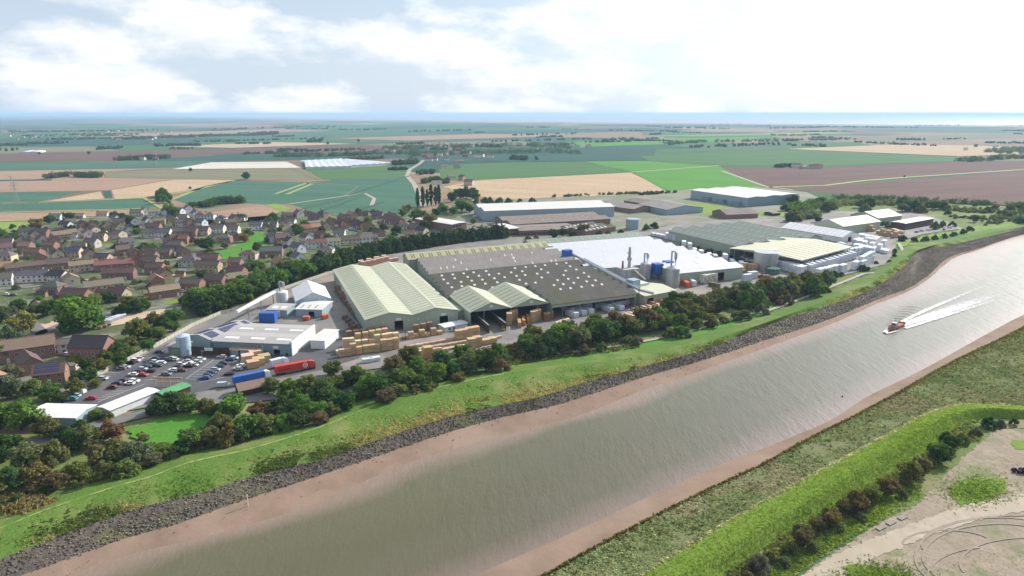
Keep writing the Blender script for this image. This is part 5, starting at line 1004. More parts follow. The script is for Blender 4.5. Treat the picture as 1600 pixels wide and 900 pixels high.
# bank hedgerow on the right
for x, y, r_, c_, kd in [(1184,879,17,'g','bush'),(1205,866,11,'o','bush'),(1165,900,13,'n','bush'),(1253,836,19,'n','round'),(1235,852,12,'o','bush'),(1276,818,12,'n','round'),(1297,808,17,'n','round'),(1320,790,13,'n','round'),(1338,783,18,'n','round'),(1360,771,16,'o','round'),(1386,758,16,'n','round'),(1419,736,19,'o','round'),(1438,727,14,'n','round'),(1466,708,17,'d','round'),(1487,691,14,'d','round'),(1478,680,8,'d','bush'),(1503,684,10,'o','bush'),(1525,674,8,'g','bush'),(1544,660,10,'d','bush'),(1562,660,7,'g','bush'),(1585,659,6,'d','bush'),(1455,722,8,'o','bush'),(1310,822,8,'g','bush'),(1225,876,9,'g','bush'),(1270,852,9,'g','bush'),(1345,806,8,'g','bush'),(1410,770,8,'g','bush')]:
    crownpx(x, y, r_, kd, CK[c_], group='right bank hedgerow')
# far copses seen as masses, and lone field trees
def wood(pts, h, n, col, label, spread=8, leaf=None):
    cs = []; d0 = 0
    seg = [P(*p) for p in pts]; lens = [(b-a).length for a, b in zip(seg, seg[1:])]; tl = sum(lens); k = max(6, int(n))
    for i in range(k):
        t = random.random()*tl; j = 0
        while j < len(lens)-1 and t > lens[j]: t -= lens[j]; j += 1
        p = seg[j].lerp(seg[j+1], min(1, t/lens[j])); rr = h*random.uniform(.3, .5); hh = h*random.uniform(.55, 1.0)
        cs += [(p.x+random.gauss(0, 2), p.y+random.uniform(-spread, spread), hh-rr, rr), (p.x+random.gauss(0, 2), p.y+random.uniform(-spread, spread), rr*.7, rr*1.05)]
    a = np.array(cs); org = seg[0]; a[:, 0] -= org.x; a[:, 1] -= org.y; lf = leaf or max(.5, (org.y/FPX)*.55)
    nl = int(min(9000, max(300, (a[:, 3]**2).sum()*7/lf**2))); me = cloudmesh('wood', leafcloud(a[:, :3], a[:, 3], nl, lf)); o = link('wood', me, None, (org.x, org.y, .2), color=GREENS[col]); return structure(o, 'stuff', label)
for pts, h, n, col, sp in [([(78,279),(100,276),(160,277)], 13, 34, 'dark green', 14), ([(183,251),(215,249),(260,248)], 14, 34, 'dark green', 22), ([(325,323),(340,319),(378,317)], 12, 26, 'dark green', 8), ([(155,234),(190,232)], 12, 20, 'dark green', 12),
  ([(0,228),(60,225),(110,224)], 12, 30, 'dark green', 30), ([(70,219),(130,218),(170,217)], 13, 34, 'mid green', 30), ([(170,219),(250,216),(340,213),(400,212)], 18, 120, 'dark green', 40), ([(395,212),(430,210)], 22, 50, 'blue-green', 40), ([(300,222),(420,219),(520,216)], 9, 40, 'dark green', 14),
  ([(385,241),(430,240),(490,237),(560,234)], 10, 50, 'dark green', 16), ([(430,245),(500,245),(600,241),(660,240)], 16, 110, 'dark green', 26), ([(540,251),(570,249),(600,248)], 12, 24, 'grey-green', 16), ([(612,258),(640,256),(655,255)], 13, 20, 'dark green', 12), ([(608,266),(640,265)], 8, 14, 'dark green', 8),
  ([(655,273),(670,270),(684,272)], 10, 14, 'dark green', 14), ([(663,286),(680,283),(700,287)], 11, 16, 'dark green', 12), ([(590,235),(680,231),(760,229),(830,228),(890,232)], 18, 150, 'dark green', 50), ([(640,243),(740,240),(850,238),(905,240)], 16, 140, 'dark green', 46), ([(800,249),(820,250),(838,250)], 13, 12, 'dark green', 14),
  ([(1040,226),(1100,222),(1200,221),(1330,218)], 14, 90, 'dark green', 40), ([(1080,231),(1200,226),(1290,229)], 11, 40, 'dark green', 40), ([(1215,262),(1235,260),(1248,261)], 10, 14, 'dark green', 14), ([(1500,252),(1540,250),(1600,246),(1640,246)], 14, 44, 'dark green', 30), ([(1560,240),(1600,236),(1640,238)], 18, 26, 'grey-green', 60),
  ([(1330,222),(1400,226),(1460,228)], 9, 30, 'dark green', 30), ([(950,204),(1000,205),(1060,206)], 11, 26, 'blue-green', 40), ([(1100,201),(1140,201)], 10, 14, 'blue-green', 40), ([(1260,198),(1340,199),(1440,200)], 12, 34, 'blue-green', 60), ([(640,206),(720,204),(740,204)], 12, 26, 'blue-green', 50), ([(0,207),(110,206),(240,204)], 13, 46, 'blue-green', 70), ([(330,203),(470,199),(560,198)], 12, 40, 'blue-green', 60),
  ([(40,213),(200,210)], 10, 40, 'dark green', 40), ([(860,308),(920,306),(985,303),(1060,301)], 4.5, 40, 'olive', 4), ([(1000,305),(1040,302)], 5, 14, 'dark green', 4), ([(760,222),(900,218),(1000,217)], 10, 40, 'dark green', 40), ([(480,223),(500,221),(510,222)], 16, 10, 'dark green', 20), ([(800,212),(900,209)], 10, 24, 'blue-green', 40),
  ([(250,310),(256,306),(262,314)], 12, 8, 'dark green', 6), ([(1530,352),(1600,344),(1640,341)], 4, 30, 'grey-green', 8), ([(1490,330),(1560,332),(1640,336)], 5, 50, 'olive', 14), ([(1230,330),(1260,325),(1300,320)], 10, 60, 'mid green', 22), ([(1240,342),(1275,338)], 8, 30, 'grey-green', 14), ([(1300,320),(1360,319),(1420,322),(1490,325)], 8, 80, 'olive', 12), ([(1480,340),(1540,342),(1600,340)], 4, 60, 'olive', 10), ([(1300,311),(1400,312),(1500,318),(1600,324)], 8, 70, 'dark green', 10)]:
    wood(pts, h, n, col, 'distant mass of %s woodland on the plain' % col, sp)
for x, y, h in ((384,281,16),(387,280,12),(139,242,11),(62,242,9),(10,237,12),(0,236,12),(20,236,11),(27,235,10),(298,268,8),(252,313,14),(802,249,15),(1413,277,4),(297,296,5),(500,223,18),(512,226,12),(560,222,14),(585,240,12)): tree(x, y, h, rnd('round'), 'dark green', 1.0, group='lone field trees', desc='lone dark tree standing', place=near(x, y, [(384,281,'on the olive stubble corner'),(139,242,'on far brown plain'),(30,236,'at far left plain'),(298,268,'beside fleece field'),(252,313,'by the farm track'),(802,249,'by the dark green crop'),(1413,277,'beside ploughed-field track'),(297,296,'by small white barn'),(530,225,'on far middle plain')]))

for k in range(46):
    y = 196+40*(k/46)**1.2; x = random.uniform(-50, 1600); l_ = random.uniform(20, 90)
    if 1230 < x < 1600 and y > 230: continue
    wood([(x, y), (x+l_*.5, y-random.uniform(-.4, 1)), (x+l_, y-random.uniform(-.6, 1.6))], random.uniform(7, 12), l_*.45, random.choice(('dark green', 'blue-green', 'dark green', 'mid green')), 'far line of trees and hedges crossing the plain', random.uniform(8, 30))
# ---------------------------------------------------------------- vehicles
PAINTM = mat('car_paint', (1, 1, 1), (.95, .95, .95), .5, .28, objcol=True, spec=.6); TYRE = mat('tyre_rubber', (.02, .02, .02)); LAMP = mat('lamp_glass', (.7, .7, .65), rough=.2); RLAMP = mat('tail_lamp', (.4, .02, .02), rough=.3); CGLASS = mat('car_glass', (.02, .025, .03), rough=.08, spec=.8)
def taper(mb, x0, x1, w0, z0, X0, X1, w1, z1, mi=0):
    n = len(mb.v); mb.v += [(x0, -w0, z0), (x1, -w0, z0), (x1, w0, z0), (x0, w0, z0), (X0, -w1, z1), (X1, -w1, z1), (X1, w1, z1), (X0, w1, z1)]
    for q in ((3,2,1,0), (4,5,6,7), (0,1,5,4), (1,2,6,5), (2,3,7,6), (3,0,4,7)): mb.f.append(tuple(n+i for i in q)); mb.mi.append(mi)
    return mb
def carmeshes(kind):
    if kind in MC: return MC[kind]
    if kind == 'van':
        b = MB(); taper(b, -2.5, 2.5, .95, .35, -2.5, 2.45, .97, 1.05); taper(b, -2.5, 1.5, .97, 1.05, -2.45, .9, .88, 2.1); taper(b, 1.5, 2.45, .97, 1.05, 1.5, 2.2, .9, 1.2)
        g = MB(); taper(g, .9, 1.62, .93, 1.16, .9, 1.0, .86, 1.98); wh = 1.6
    else:
        b = MB(); taper(b, -2.1, 2.1, .86, .28, -2.15, 2.15, .9, .62); taper(b, -2.15, 2.15, .9, .62, -2.05, 2.0, .84, .92); taper(b, -1.5, .55, .66, 1.40, -1.4, .4, .6, 1.47)
        g = MB(); taper(g, -1.95 if kind == 'hatchback' else -1.6, 1.15, .80, .90, -1.5, .55, .66, 1.41); wh = 1.35
    w_ = MB(); n = 14
    for y0, y1 in ((-.11, .11),):
        for yy in (y0, y1):
            for i in range(n): a = 2*math.pi*i/n; w_.v.append((.33*math.cos(a), yy, .33*math.sin(a)))
    for i in range(n): j = (i+1) % n; w_.f.append((i, j, n+j, n+i)); w_.mi.append(0)
    w_.f += [tuple(range(n)), tuple(range(2*n-1, n-1, -1))]; w_.mi += [0, 0]
    l = MB().box(-.03, .04, -.2, .2, -.08, .08)
    MC[kind] = (b.mesh('body', PAINTM), g.mesh('window', CGLASS), w_.mesh('wheel', TYRE), l.mesh('headlight', LAMP), l.mesh('tail_light', RLAMP), wh); return MC[kind]
CARC = {'white': (.72, .72, .72), 'silver': (.42, .44, .46), 'grey': (.16, .17, .18), 'black': (.015, .015, .017), 'navy': (.025, .04, .09), 'blue': (.03, .09, .28), 'red': (.38, .02, .02), 'dark red': (.14, .015, .02), 'pale blue': (.35, .45, .55), 'teal': (.08, .25, .28)}
CMARK = [(140,615,'at near end of car park'), (120,625,'by the fence end'), (205,590,'in the second bay row'), (190,575,'along the fence'), (225,585,'in the third bay row'), (250,562,'in middle bays near silo'), (275,580,'in the fourth bay row'), (300,568,'below the brown rack'), (330,585,'in lower bays beside light pole'), (355,568,'in bays below the kiosk'), (375,578,'beside the timber crates')]
def car(px, py, colour, kind='hatchback', ang=None, place=None, group='cars in the works car park'):
    p = P(px, py); p.z = .5; o = thing('van' if kind == 'van' else 'car', '%s %s parked' % (colour, kind), place or near(px, py, CMARK, 1.5), 'van' if kind == 'van' else 'car', p, R(random.choice((0, 180))-6+random.uniform(-4, 4)) if ang is None else R(ang), group)
    b, g, w_, l, tl, wh = carmeshes(kind); link('body', b, o, color=CARC[colour]); link('window', g, o)
    for x in (-wh, wh):
        for y in (-.8, .8): link('wheel', w_, o, (x, y, .33))
    fx = 2.45 if kind == 'van' else 2.1
    for y in (-.6, .6): link('headlight', l, o, (fx, y, .7)); link('tail_light', tl, o, (-fx-.05, y, .72))
    return o
CP = """490,425,silver;350,505,grey;150,640,pale blue;110,680,teal;20,680,white;350,672,red;610,535,dark red;670,485,navy;735,455,black;825,485,white;885,455,white;720,300,grey;770,280,silver;840,225,black;900,198,white;935,175,silver;870,375,white;995,380,red;920,340,black;985,305,silver;1085,330,black;1045,272,navy;1140,215,white;1175,260,black;1215,228,white;1160,178,navy;1300,188,navy;1340,172,silver;1375,183,white;1200,90,navy;1285,370,grey;1370,320,white;1480,320,dark red;1430,278,black;1465,248,white;1560,268,black;1585,238,white;1540,208,silver;1570,168,black"""
for rec in CP.split(';'): x, y, c_ = rec.split(','); car(100+float(x)/8, 540+float(y)/8+1.5, c_, random.choice(('hatchback', 'hatchback', 'saloon')))
car(125, 616, 'white', 'van')
for x, y, c_ in [(296,561,'black'),(309,567,'silver'),(314,563,'white'),(303,572,'silver'),(321,592,'blue'),(326,588,'navy'),(331,584,'navy'),(337,579,'silver'),(343,574,'navy'),(350,569,'black'),(360,563,'blue'),(347,559,'silver'),(366,561,'white'),(359,586,'black'),(372,578,'silver'),(377,573,'white'),(385,566,'white'),(392,563,'navy')]: car(x, y+1.5, c_, random.choice(('hatchback', 'saloon')))
car(350, 606, 'silver', 'van', 8, 'at the gate below blue lorry')
for x, y, c_, pl, k in [(283,407,'white','in the small close','van'),(12,462,'white','in left cul-de-sac','hatchback'),(21,463,'black','in left cul-de-sac','hatchback'),(287,457,'white','on drive above building plot','hatchback'),(268,398,'blue','in the small close','saloon'),(262,392,'blue','behind the small close','hatchback'),(195,411,'blue','between middle terraces','saloon'),(205,410,'blue','between middle terraces','hatchback'),(550,360,'pale blue','in the far court','van'),(556,362,'blue','in the far court','hatchback'),(540,362,'silver','in the far court','hatchback'),(105,557,'silver','in office courtyard','saloon'),(18,584,'silver','on the left lane','saloon'),(98,552,'black','in office courtyard','hatchback'),(747,356,'white','beside brick office','hatchback'),(743,340,'white','beside blue warehouse','van'),(735,366,'red','behind conifer hedge','hatchback'),(722,367,'red','behind conifer hedge','hatchback'),(1440,362,'silver','below brown office','hatchback'),(1450,361,'white','below brown office','saloon'),(1462,359,'silver','below brown office','hatchback'),(1484,357,'white','below brown office','hatchback'),(1432,364,'black','below brown office','saloon'),(1475,360,'navy','below brown office','saloon')]:
    car(x, y, c_, k, random.uniform(-50, 50), pl, 'cars parked beyond the works')
WHITEP = MATS['white_paint']
def lorry(desc, a, b, m, cabcol, emblem=False):
    p, q = P(*a), P(*b); d = q-p; L = d.length; o = thing('lorry', desc, '', 'lorry', (p.x, p.y, .5), math.atan2(d.y, d.x))
    MB().box(0, L-3.2, -1.28, 1.28, 1.1, 4.1).obj('trailer', m, o); MB().box(.1, L-3.3, -1.2, 1.2, .85, 1.09).obj('chassis', POST, o)
    cb = MB(); taper(cb, L-2.9, L-.4, 1.22, .6, L-2.9, L-.4, 1.22, 1.9); taper(cb, L-2.9, L-.4, 1.22, 1.9, L-2.9, L-.75, 1.15, 3.3); taper(cb, L-2.9, L-.9, 1.15, 3.3, L-2.9, L-1.7, 1.1, 3.9)
    c = cb.obj('cab', PAINTM, o); c.color = (*cabcol, 1); MB().box(L-.62, L-.5, -1.05, 1.05, 2.05, 3.0).obj('windscreen', CGLASS, o)
    for x in (1.2, 2.5, 3.8, L-2.6, L-1.2):
        for y in (-1.05, 1.05): e = link('wheel', carmeshes('saloon')[2], o, (x, y, .5), scale=(1.5, 1.8, 1.5))
    if emblem:
        mb = MB(); n = 20
        for k in range(n):
            a0, a1 = 2*math.pi*k/n, 2*math.pi*(k+1)/n; mb.poly([(L-4.9+r_*math.cos(t_), -1.30, 2.6+r_*math.sin(t_)) for r_, t_ in ((1.1, a0), (1.1, a1), (.75, a1), (.75, a0))])
        mb.poly([(L-5.4, -1.30, 2.4), (L-4.4, -1.30, 2.4), (L-4.6, -1.30, 2.9), (L-5.2, -1.30, 2.9)]); mb.obj('emblem', SIGN, o); MB().box(1.5, 6.5, -1.30, -1.29, 2.0, 2.5).obj('side_band', mat('dark_red_print', (.2, .02, .015)), o)
    return o
lorry('blue curtain-sided lorry with white cab behind the brown hut', (365,605), (425,592), BLUEC, (.65, .67, .7)); lorry('red box lorry with round white emblem by yard junction', (430,588), (494,576), mat('red_lorry_paint', (.5, .04, .02), (.42, .035, .02), .3, .45), (.5, .05, .02), True)
lorry('white lorry half hidden behind red box lorry', (424,578), (452,571), mat('lorry_white', (.55, .57, .66)), (.6, .62, .68))
def container(name, desc, a, b, w_, h, m, cat='container', group=None):
    p, q = P(*a), P(*b); d = q-p; L = d.length; o = thing(name, desc, '', cat, (p.x, p.y, .5), math.atan2(d.y, d.x), group)
    MB().box(0, L, -w_/2, w_/2, .15, h).obj('body', m, o); n = int(L/.5)
    mb = MB()
    for i in range(n): mb.box(i*L/n+.1, i*L/n+.28, -w_/2-.06, -w_/2, .3, h-.2)
    mb.obj('rib', m, o)
    for x in (0, L-.18):
        for y in (-w_/2-.07, w_/2-.1): MB().box(x-.02, x+.2, y, y+.17, 0, h+.05).obj('corner_post', m, o)
    for y in (-.6, .6): MB().box(-.1, -.03, y-.03, y+.03, .3, h-.2).obj('lock_bar', STEEL, o)
ORG = mat('orange_paint', (.55, .13, .04), (.45, .1, .035), .4, .5); WHC = mat('white_container', (.6, .61, .62), (.5, .51, .53), .4, .5)
container('shipping_container', 'bright blue container beside small flat-roofed shed', (408,504), (432,504), 4.5, 5.4, BLUEC); container('shipping_container', 'white container next to the blue container', (434,498), (442,490), 2.6, 3.6, WHC)
container('shipping_container', 'orange container at foot of steel silo', (1059,440), (1075,451), 2.6, 3.6, ORG); container('shipping_container', 'white container beside the orange container', (1068,438), (1085,449), 2.6, 3.6, WHC); container('box_trailer', 'white box trailer on concrete apron', (1073,434), (1086,441), 2.6, 4, WHC, 'trailer')
container('box_trailer', 'large patched white box trailer in centre of apron', (1096,444), (1115,440), 6, 6, mat('patched_white', (.6, .58, .52), (.3, .28, .2), .5, lo=.5, hi=.55), 'trailer'); container('box_trailer', 'white trailer near factory doorway', (1098,436), (1116,432), 4, 4.5, WHC, 'trailer'); container('waste_skip', 'orange skip beside small pale-roofed shed', (474,501), (484,501), 2.6, 2, ORG, 'skip'); container('waste_skip', 'orange bin at corner of small pale-roofed shed', (504,500), (511,498), 2.6, 2.2, ORG, 'skip'); container('bulk_bin', 'dark open bulk bin on concrete apron', (1108,447), (1124,450), 2.4, 2.4, mat('olive_bin', (.14, .13, .06)), 'bin')
def forklift(px, py, col, desc):
    o = thing('forklift', desc, '', 'forklift', (*P(px, py)[:2], .45), R(random.uniform(0, 360))); b = MB(); taper(b, -1.3, .9, .65, .3, -1.2, .8, .6, 1.2); c = b.obj('body', PAINTM, o); c.color = (*col, 1)
    for x in (-.7, .6):
        for y in (-.55, .55): MB().box(x-.04, x+.04, y-.04, y+.04, 1.2, 2.3).obj('cab_post', POST, o)
    MB().box(-.8, .7, -.62, .62, 2.3, 2.4).obj('cab_roof', POST, o)
    for y in (-.35, .35): MB().box(1.0, 1.12, y-.06, y+.06, .2, 3.2).obj('mast', POST, o); MB().box(1.12, 2.3, y-.07, y+.07, .2, .27).obj('fork', POST, o)
    for x in (-.9, .6):
        for y in (-.62, .62): link('wheel', carmeshes('saloon')[2], o, (x, y, .33))
forklift(451, 556, (.04, .04, .045), 'dark forklift below workshop corner'); forklift(787, 518, (.6, .38, .03), 'yellow forklift at end of push wall'); forklift(631, 531, (.3, .2, .08), 'tan forklift between timber stacks'); forklift(716, 512, (.4, .03, .03), 'red forklift beside portable cabin')
# ---------------------------------------------------------------- timber packs
TIM = mat('sawn_timber', (1, 1, 1), (.8, .76, .7), 1.5, objcol=True, stretch=(.2, 2, 3)); WRAP = mat('plastic_wrap', (.62, .65, .70), (.5, .53, .6), .6, .45, rand=.1)
def packmesh(kind):
    if kind in MC: return MC[kind]
    mb = MB(); mb2 = MB()
    if kind == 'block':
        for k in range(4): mb.box(-1.4+random.uniform(-.04, .04), 1.4+random.uniform(-.04, .04), -1.2, 1.2, .12+k*.42, .12+k*.42+.38)
        mb2.box(-.06, .06, -1.15, 1.15, 0, .12); xs = (-1, 0, 1)
    elif kind == 'board':
        for k in range(3): mb.box(-3, 3+random.uniform(-.2, .1), -.62, .62, .1+k*.32, .1+k*.32+.29)
        mb2.box(-.06, .06, -.6, .6, 0, .1); xs = (-2.2, 0, 2.2)
    else:
        taper(mb, -2.6, 2.6, 1.1, .1, -2.6, 2.6, 1.1, 1.75); taper(mb, -2.6, 2.6, 1.1, 1.75, -2.5, 2.5, 1.0, 1.84)
        mb2.box(-.05, .05, -1.12, 1.12, 0, 1.77); xs = (-1.6, 0, 1.6)
    m_ = WRAP if kind == 'wrap' else TIM; MC[kind] = (mb.mesh('boards' if kind != 'wrap' else 'wrapping', m_), mb2.mesh('bearer' if kind != 'wrap' else 'strap', BARK if kind != 'wrap' else SIGN), xs); return MC[kind]
PH = {'block': 1.8, 'board': 1.06, 'wrap': 1.86}; TCOL = {'tan': (.50, .36, .21), 'pale': (.62, .49, .34), 'brown': (.26, .16, .10), 'pink': (.56, .40, .29), 'dark': (.12, .09, .07), 'orange': (.45, .24, .12), 'w': (1, 1, 1)}
def packs(a, b, n, tiers, kind, col, ang, place, sc=1.0, jit=.4, skip=0.0):
    A, B_ = P(*a), P(*b)
    for i, p in enumerate(lin(A, B_, n)):
        if random.random() < skip: continue
        nt = tiers if isinstance(tiers, int) else random.randint(*tiers); x, y = p.x+random.uniform(-jit, jit), p.y+random.uniform(-jit, jit)
        for t_ in range(nt):
            tier = '' if nt == 1 else ('bottom ' if t_ == 0 else 'topmost ' if t_ == nt-1 else 'middle ')
            d = tier+{'block': 'square %s timber pack' % col, 'board': 'long %s board pack' % col, 'wrap': 'white wrapped timber pack'}[kind]
            o = thing('timber_pack' if kind != 'wrap' else 'wrapped_pack', d, place, 'timber pack', (x+random.uniform(-.08, .08), y+random.uniform(-.08, .08), .48+t_*PH[kind]*sc), R(ang+random.uniform(-2.5, 2.5)), 'timber packs in the yard' if kind != 'wrap' else 'white wrapped packs', sc)
            m1, m2, xs = packmesh(kind); c = [v*random.uniform(.85, 1.12) for v in TCOL[col]]; link(m1.name.split('.')[0], m1, o, color=c); [link(m2.name.split('.')[0], m2, o, (x_, 0, 0)) for x_ in xs]
AF = math.degrees(S1.o.rotation_euler.z); AM = math.degrees(S3.o.rotation_euler.z); A4 = math.degrees(S4.o.rotation_euler.z); A6 = math.degrees(S6.o.rotation_euler.z)
packs((534,558),(618,546),10,(2,3),'block','tan',AF,'in front stack row'); packs((540,547),(620,537),9,(2,3),'block','pale',AF,'in second stack row'); packs((561,538),(602,530),5,3,'block','tan',AF,'in third stack row'); packs((546,529),(600,522),6,2,'block','brown',AF,'in row against twin-gabled shed')
packs((526,555),(534,553),1,1,'block','pale',AF,'left of front stack row'); packs((641,530),(686,523),6,(1,3),'block','tan',AF,'between the two shed doorways'); packs((650,524),(672,520),3,3,'block','brown',AF,'beside right shed doorway')
packs((642,544),(716,531),9,1,'board','pink',AF-4,'in upper boards row',1.0,.2); packs((648,550),(722,537),9,1,'board','pink',AF-4,'in middle boards row',1.0,.2); packs((658,556),(724,543),7,(1,2),'board','pale',AF-4,'in lower boards row',1.0,.2); packs((652,566),(668,560),2,2,'block','tan',AF,'below long boards',1.5)
packs((716,531),(742,525),4,2,'block','tan',AF,'left of push walls',1.3); packs((736,545),(768,536),4,(1,2),'block','tan',AF,'below push walls',1.4); packs((750,538),(775,530),4,1,'board','pale',AF+20,'loose below push walls')
packs((795,508),(806,501),3,3,'block','tan',AF+70,'at left of open bay mouth',1.2); packs((812,510),(830,500),4,2,'board','orange',AF+70,'in middle of open bay mouth',1.4,.2); packs((832,504),(842,500),3,3,'block','tan',AF+70,'at right of open bay mouth',1.1); packs((855,502),(860,498),2,2,'block','brown',AF,'under canopy end',1.2)
packs((872,506),(884,503),3,1,'board','pale',AM+30,'loose on apron below mill'); packs((526,452),(553,492),9,(1,2),'block','brown',AF+68,'along shaded shed side',1.0,.3); packs((540,500),(552,515),4,(1,2),'block','dark',AF+68,'at shaded shed corner',1.1)
packs((561,421),(618,408),9,(1,2),'block','pink',AF,'behind twin-gabled shed',1.3); packs((565,417),(600,409),4,2,'block','pale',AF,'in back row behind shed',1.3)
packs((888,488),(914,481),4,1,'wrap','w',-58,'at left of mill front',1.75,.1); packs((894,495),(918,489),3,1,'wrap','w',-58,'in front of left mill packs',1.6,.1); packs((946,482),(968,476),4,1,'wrap','w',-58,'at middle of mill front',1.7,.2); packs((972,475),(998,468),4,1,'wrap','w',-58,'at right of mill front',1.7,.2); packs((950,487),(966,484),2,1,'wrap','w',-58,'in front of middle mill packs',1.5,.2); packs((936,482),(938,481),1,1,'wrap','w',AM,'apart below mill fascia',1.0)
packs((984,496),(1042,482),10,1,'board','pale',-56,'in front board row',1.3,.2); packs((995,487),(1048,475),9,1,'board','pink',-56,'in middle board row',1.3,.2); packs((1016,478),(1058,469),7,(1,2),'board','orange',-56,'in back board row',1.2,.2); packs((1028,468),(1050,463),4,1,'block','pink',AM,'below boiler house')
packs((1018,368),(1052,376),8,(1,2),'wrap','w',A4+60,'behind white-roofed factory',1.4,1.5); packs((1066,388),(1160,416),9,(1,2),'wrap','w',A4+60,'along right side of white roof',1.5,2); packs((1048,367),(1152,393),18,2,'wrap','w',A4+62,'along wall of grey-green factory',1.3,.4); packs((1150,399),(1176,412),5,1,'wrap','w',A4+20,'beside silver tank',1.3,1)
packs((1148,428),(1172,436),6,(1,2),'block','brown',A4,'at right of concrete apron',1.3,1.5); packs((1160,420),(1180,424),4,(1,2),'block','tan',A4,'behind apron timber',1.3,1); packs((1166,440),(1176,436),2,2,'wrap','w',A4,'at apron edge',1.3); packs((1175,432),(1200,436),5,1,'block','brown',A4,'below silver tank',1.2,1.5)
packs((1212,417),(1252,429),8,2,'wrap','w',A6,'along left of cream canopy',1.6,.4); packs((1222,410),(1262,420),8,2,'wrap','w',A6,'inside left of cream canopy',1.6,.5); packs((1262,425),(1330,405),11,2,'wrap','w',A6+60,'along front of cream canopy',1.5,.4); packs((1250,414),(1315,396),10,3,'wrap','w',A6+60,'deep under cream canopy',1.5,.8,.2)
packs((1280,433),(1345,420),9,2,'wrap','w',A6,'in near row below canopy',1.6,.7,.1); packs((1346,418),(1358,411),3,3,'wrap','w',A6,'in tall stack by bank path',1.5,.3); packs((1316,402),(1342,398),5,2,'wrap','w',A6,'right of cream canopy',1.6,.5); packs((1336,392),(1362,398),6,2,'wrap','w',A6+10,'in right yard front row',1.5,1.0,.1)
packs((1336,384),(1384,396),9,(1,2),'wrap','w',A6+10,'in right yard middle row',1.5,1.2,.15); packs((1338,377),(1386,387),9,(1,2),'wrap','w',A6+10,'in right yard back row',1.4,1.4,.25); packs((1346,371),(1372,376),6,1,'wrap','w',A6+10,'below white tent doorway',1.5,1); packs((1268,364),(1310,374),8,1,'wrap','w',A6+60,'along the white tent',1.5,.4)
packs((1340,360),(1362,362),6,(1,2),'block','tan',A6,'beyond white tent',1.6,1); packs((1376,366),(1402,372),9,(1,2),'block','tan',A6,'below brown office',1.5,2); packs((1394,362),(1408,366),4,1,'block','pale',A6,'by brown office steps',1.5,1.5)
packs((164,506),(190,497),9,1,'wrap','w',30,'on the building plot',.9,.1); packs((225,503),(262,492),7,1,'block','pale',20,'scattered on building plot',.7,2); packs((160,514),(172,510),3,1,'block','brown',20,'by building plot gate',.7,1); packs((388,566),(410,553),3,1,'block','pale',30,'beside the parked lorries',1.9,.2); packs((395,575),(413,566),3,1,'block','tan',30,'behind blue lorry',1.8,.2)
packs((575,567),(585,565),2,1,'wrap','w',AF,'below front stack row',1.0,.2)
# ---------------------------------------------------------------- boat and wake
bp, sp_ = P(1386,517.5,WZ), P(1412,507,WZ); d = bp-sp_; BL = max(9.5, d.length*.9)
boat = thing('fishing_boat', 'small orange-red boat with grey wheelhouse leaving white wake', '', 'boat', (*((bp+sp_)/2)[:2], WZ), math.atan2(d.y, d.x))
RED = mat('orange_hull', (.55, .09, .03), (.45, .07, .03), .5, .4); WHT = mat('hull_white', (.6, .6, .6)); GRY = mat('wheelhouse_grey', (.32, .37, .45))
def hullring(z, s, w_): 
    return [(-BL/2*s, -w_*.85, z), (-BL/2*s, w_*.85, z), (0, w_, z), (BL*.28, w_*.85, z), (BL*.42*s, w_*.4, z+.12), (BL/2*s*1.03, 0, z+.25), (BL*.42*s, -w_*.4, z+.12), (BL*.28, -w_*.85, z), (0, -w_, z)]
def hullpart(r0, r1, m, name, cap=False):
    mb = MB(); n = len(r0); mb.v = r0+r1
    for i in range(n): j = (i+1) % n; mb.f.append((i, j, n+j, n+i)); mb.mi.append(0)
    if cap: mb.f.append(tuple(range(n, 2*n))); mb.mi.append(0)
    return mb.obj(name, m, boat)
hullpart(hullring(-.4, .9, 1.25), hullring(.45, .96, 1.5), mat('hull_dark', (.04, .05, .08)), 'keel'); hullpart(hullring(.45, .965, 1.52), hullring(.75, .98, 1.6), WHT, 'rubbing_strake'); hullpart(hullring(.75, .985, 1.61), hullring(1.6, 1.02, 1.75), RED, 'hull')
hullpart(hullring(.9, .97, 1.5), hullring(.95, .97, 1.5), mat('deck', (.4, .16, .09)), 'deck', True)
wb = MB(); taper(wb, .6, 3.1, 1.15, .95, .8, 2.7, 1.0, 3.2); wh_ = wb.obj('wheelhouse', GRY, boat); MB().box(.5, 3.0, -1.15, 1.15, 3.2, 3.35).obj('wheelhouse_roof', WHT, boat); MB().box(.72, 3.0, -1.14, 1.14, 2.2, 2.85).obj('window', CGLASS, wh_)
MB().tube((1.2, 0, 3.3), (1.1, 0, 6.6), .08, .05).obj('mast', POST, boat); MB().tube((1.1, -.9, 5.6), (1.1, .9, 5.6), .05).obj('yard', POST, boat)
for y in (-1.2, 1.2): MB().tube((-BL*.36, y, .9), (-BL*.36, y*.8, 3.6), .08).obj('gantry_post', POST, boat)
MB().tube((-BL*.36, -1.0, 3.6), (-BL*.36, 1.0, 3.6), .09).obj('gantry_beam', POST, boat); MB().box(-2.4, -1.2, -.6, .6, .95, 1.9).obj('fish_box', mat('fish_box', (.5, .5, .45)), boat); MB().box(-.9, .3, -.9, .2, .95, 1.6).obj('winch', POST, boat)
fm = bpy.data.materials.new('foam'); fm.use_nodes = True; t = NT(fm.node_tree); geo = t.n('ShaderNodeNewGeometry'); tcn = t.n('ShaderNodeTexCoord'); su = t.n('ShaderNodeSeparateXYZ', ins={0: tcn.outputs['UV']})
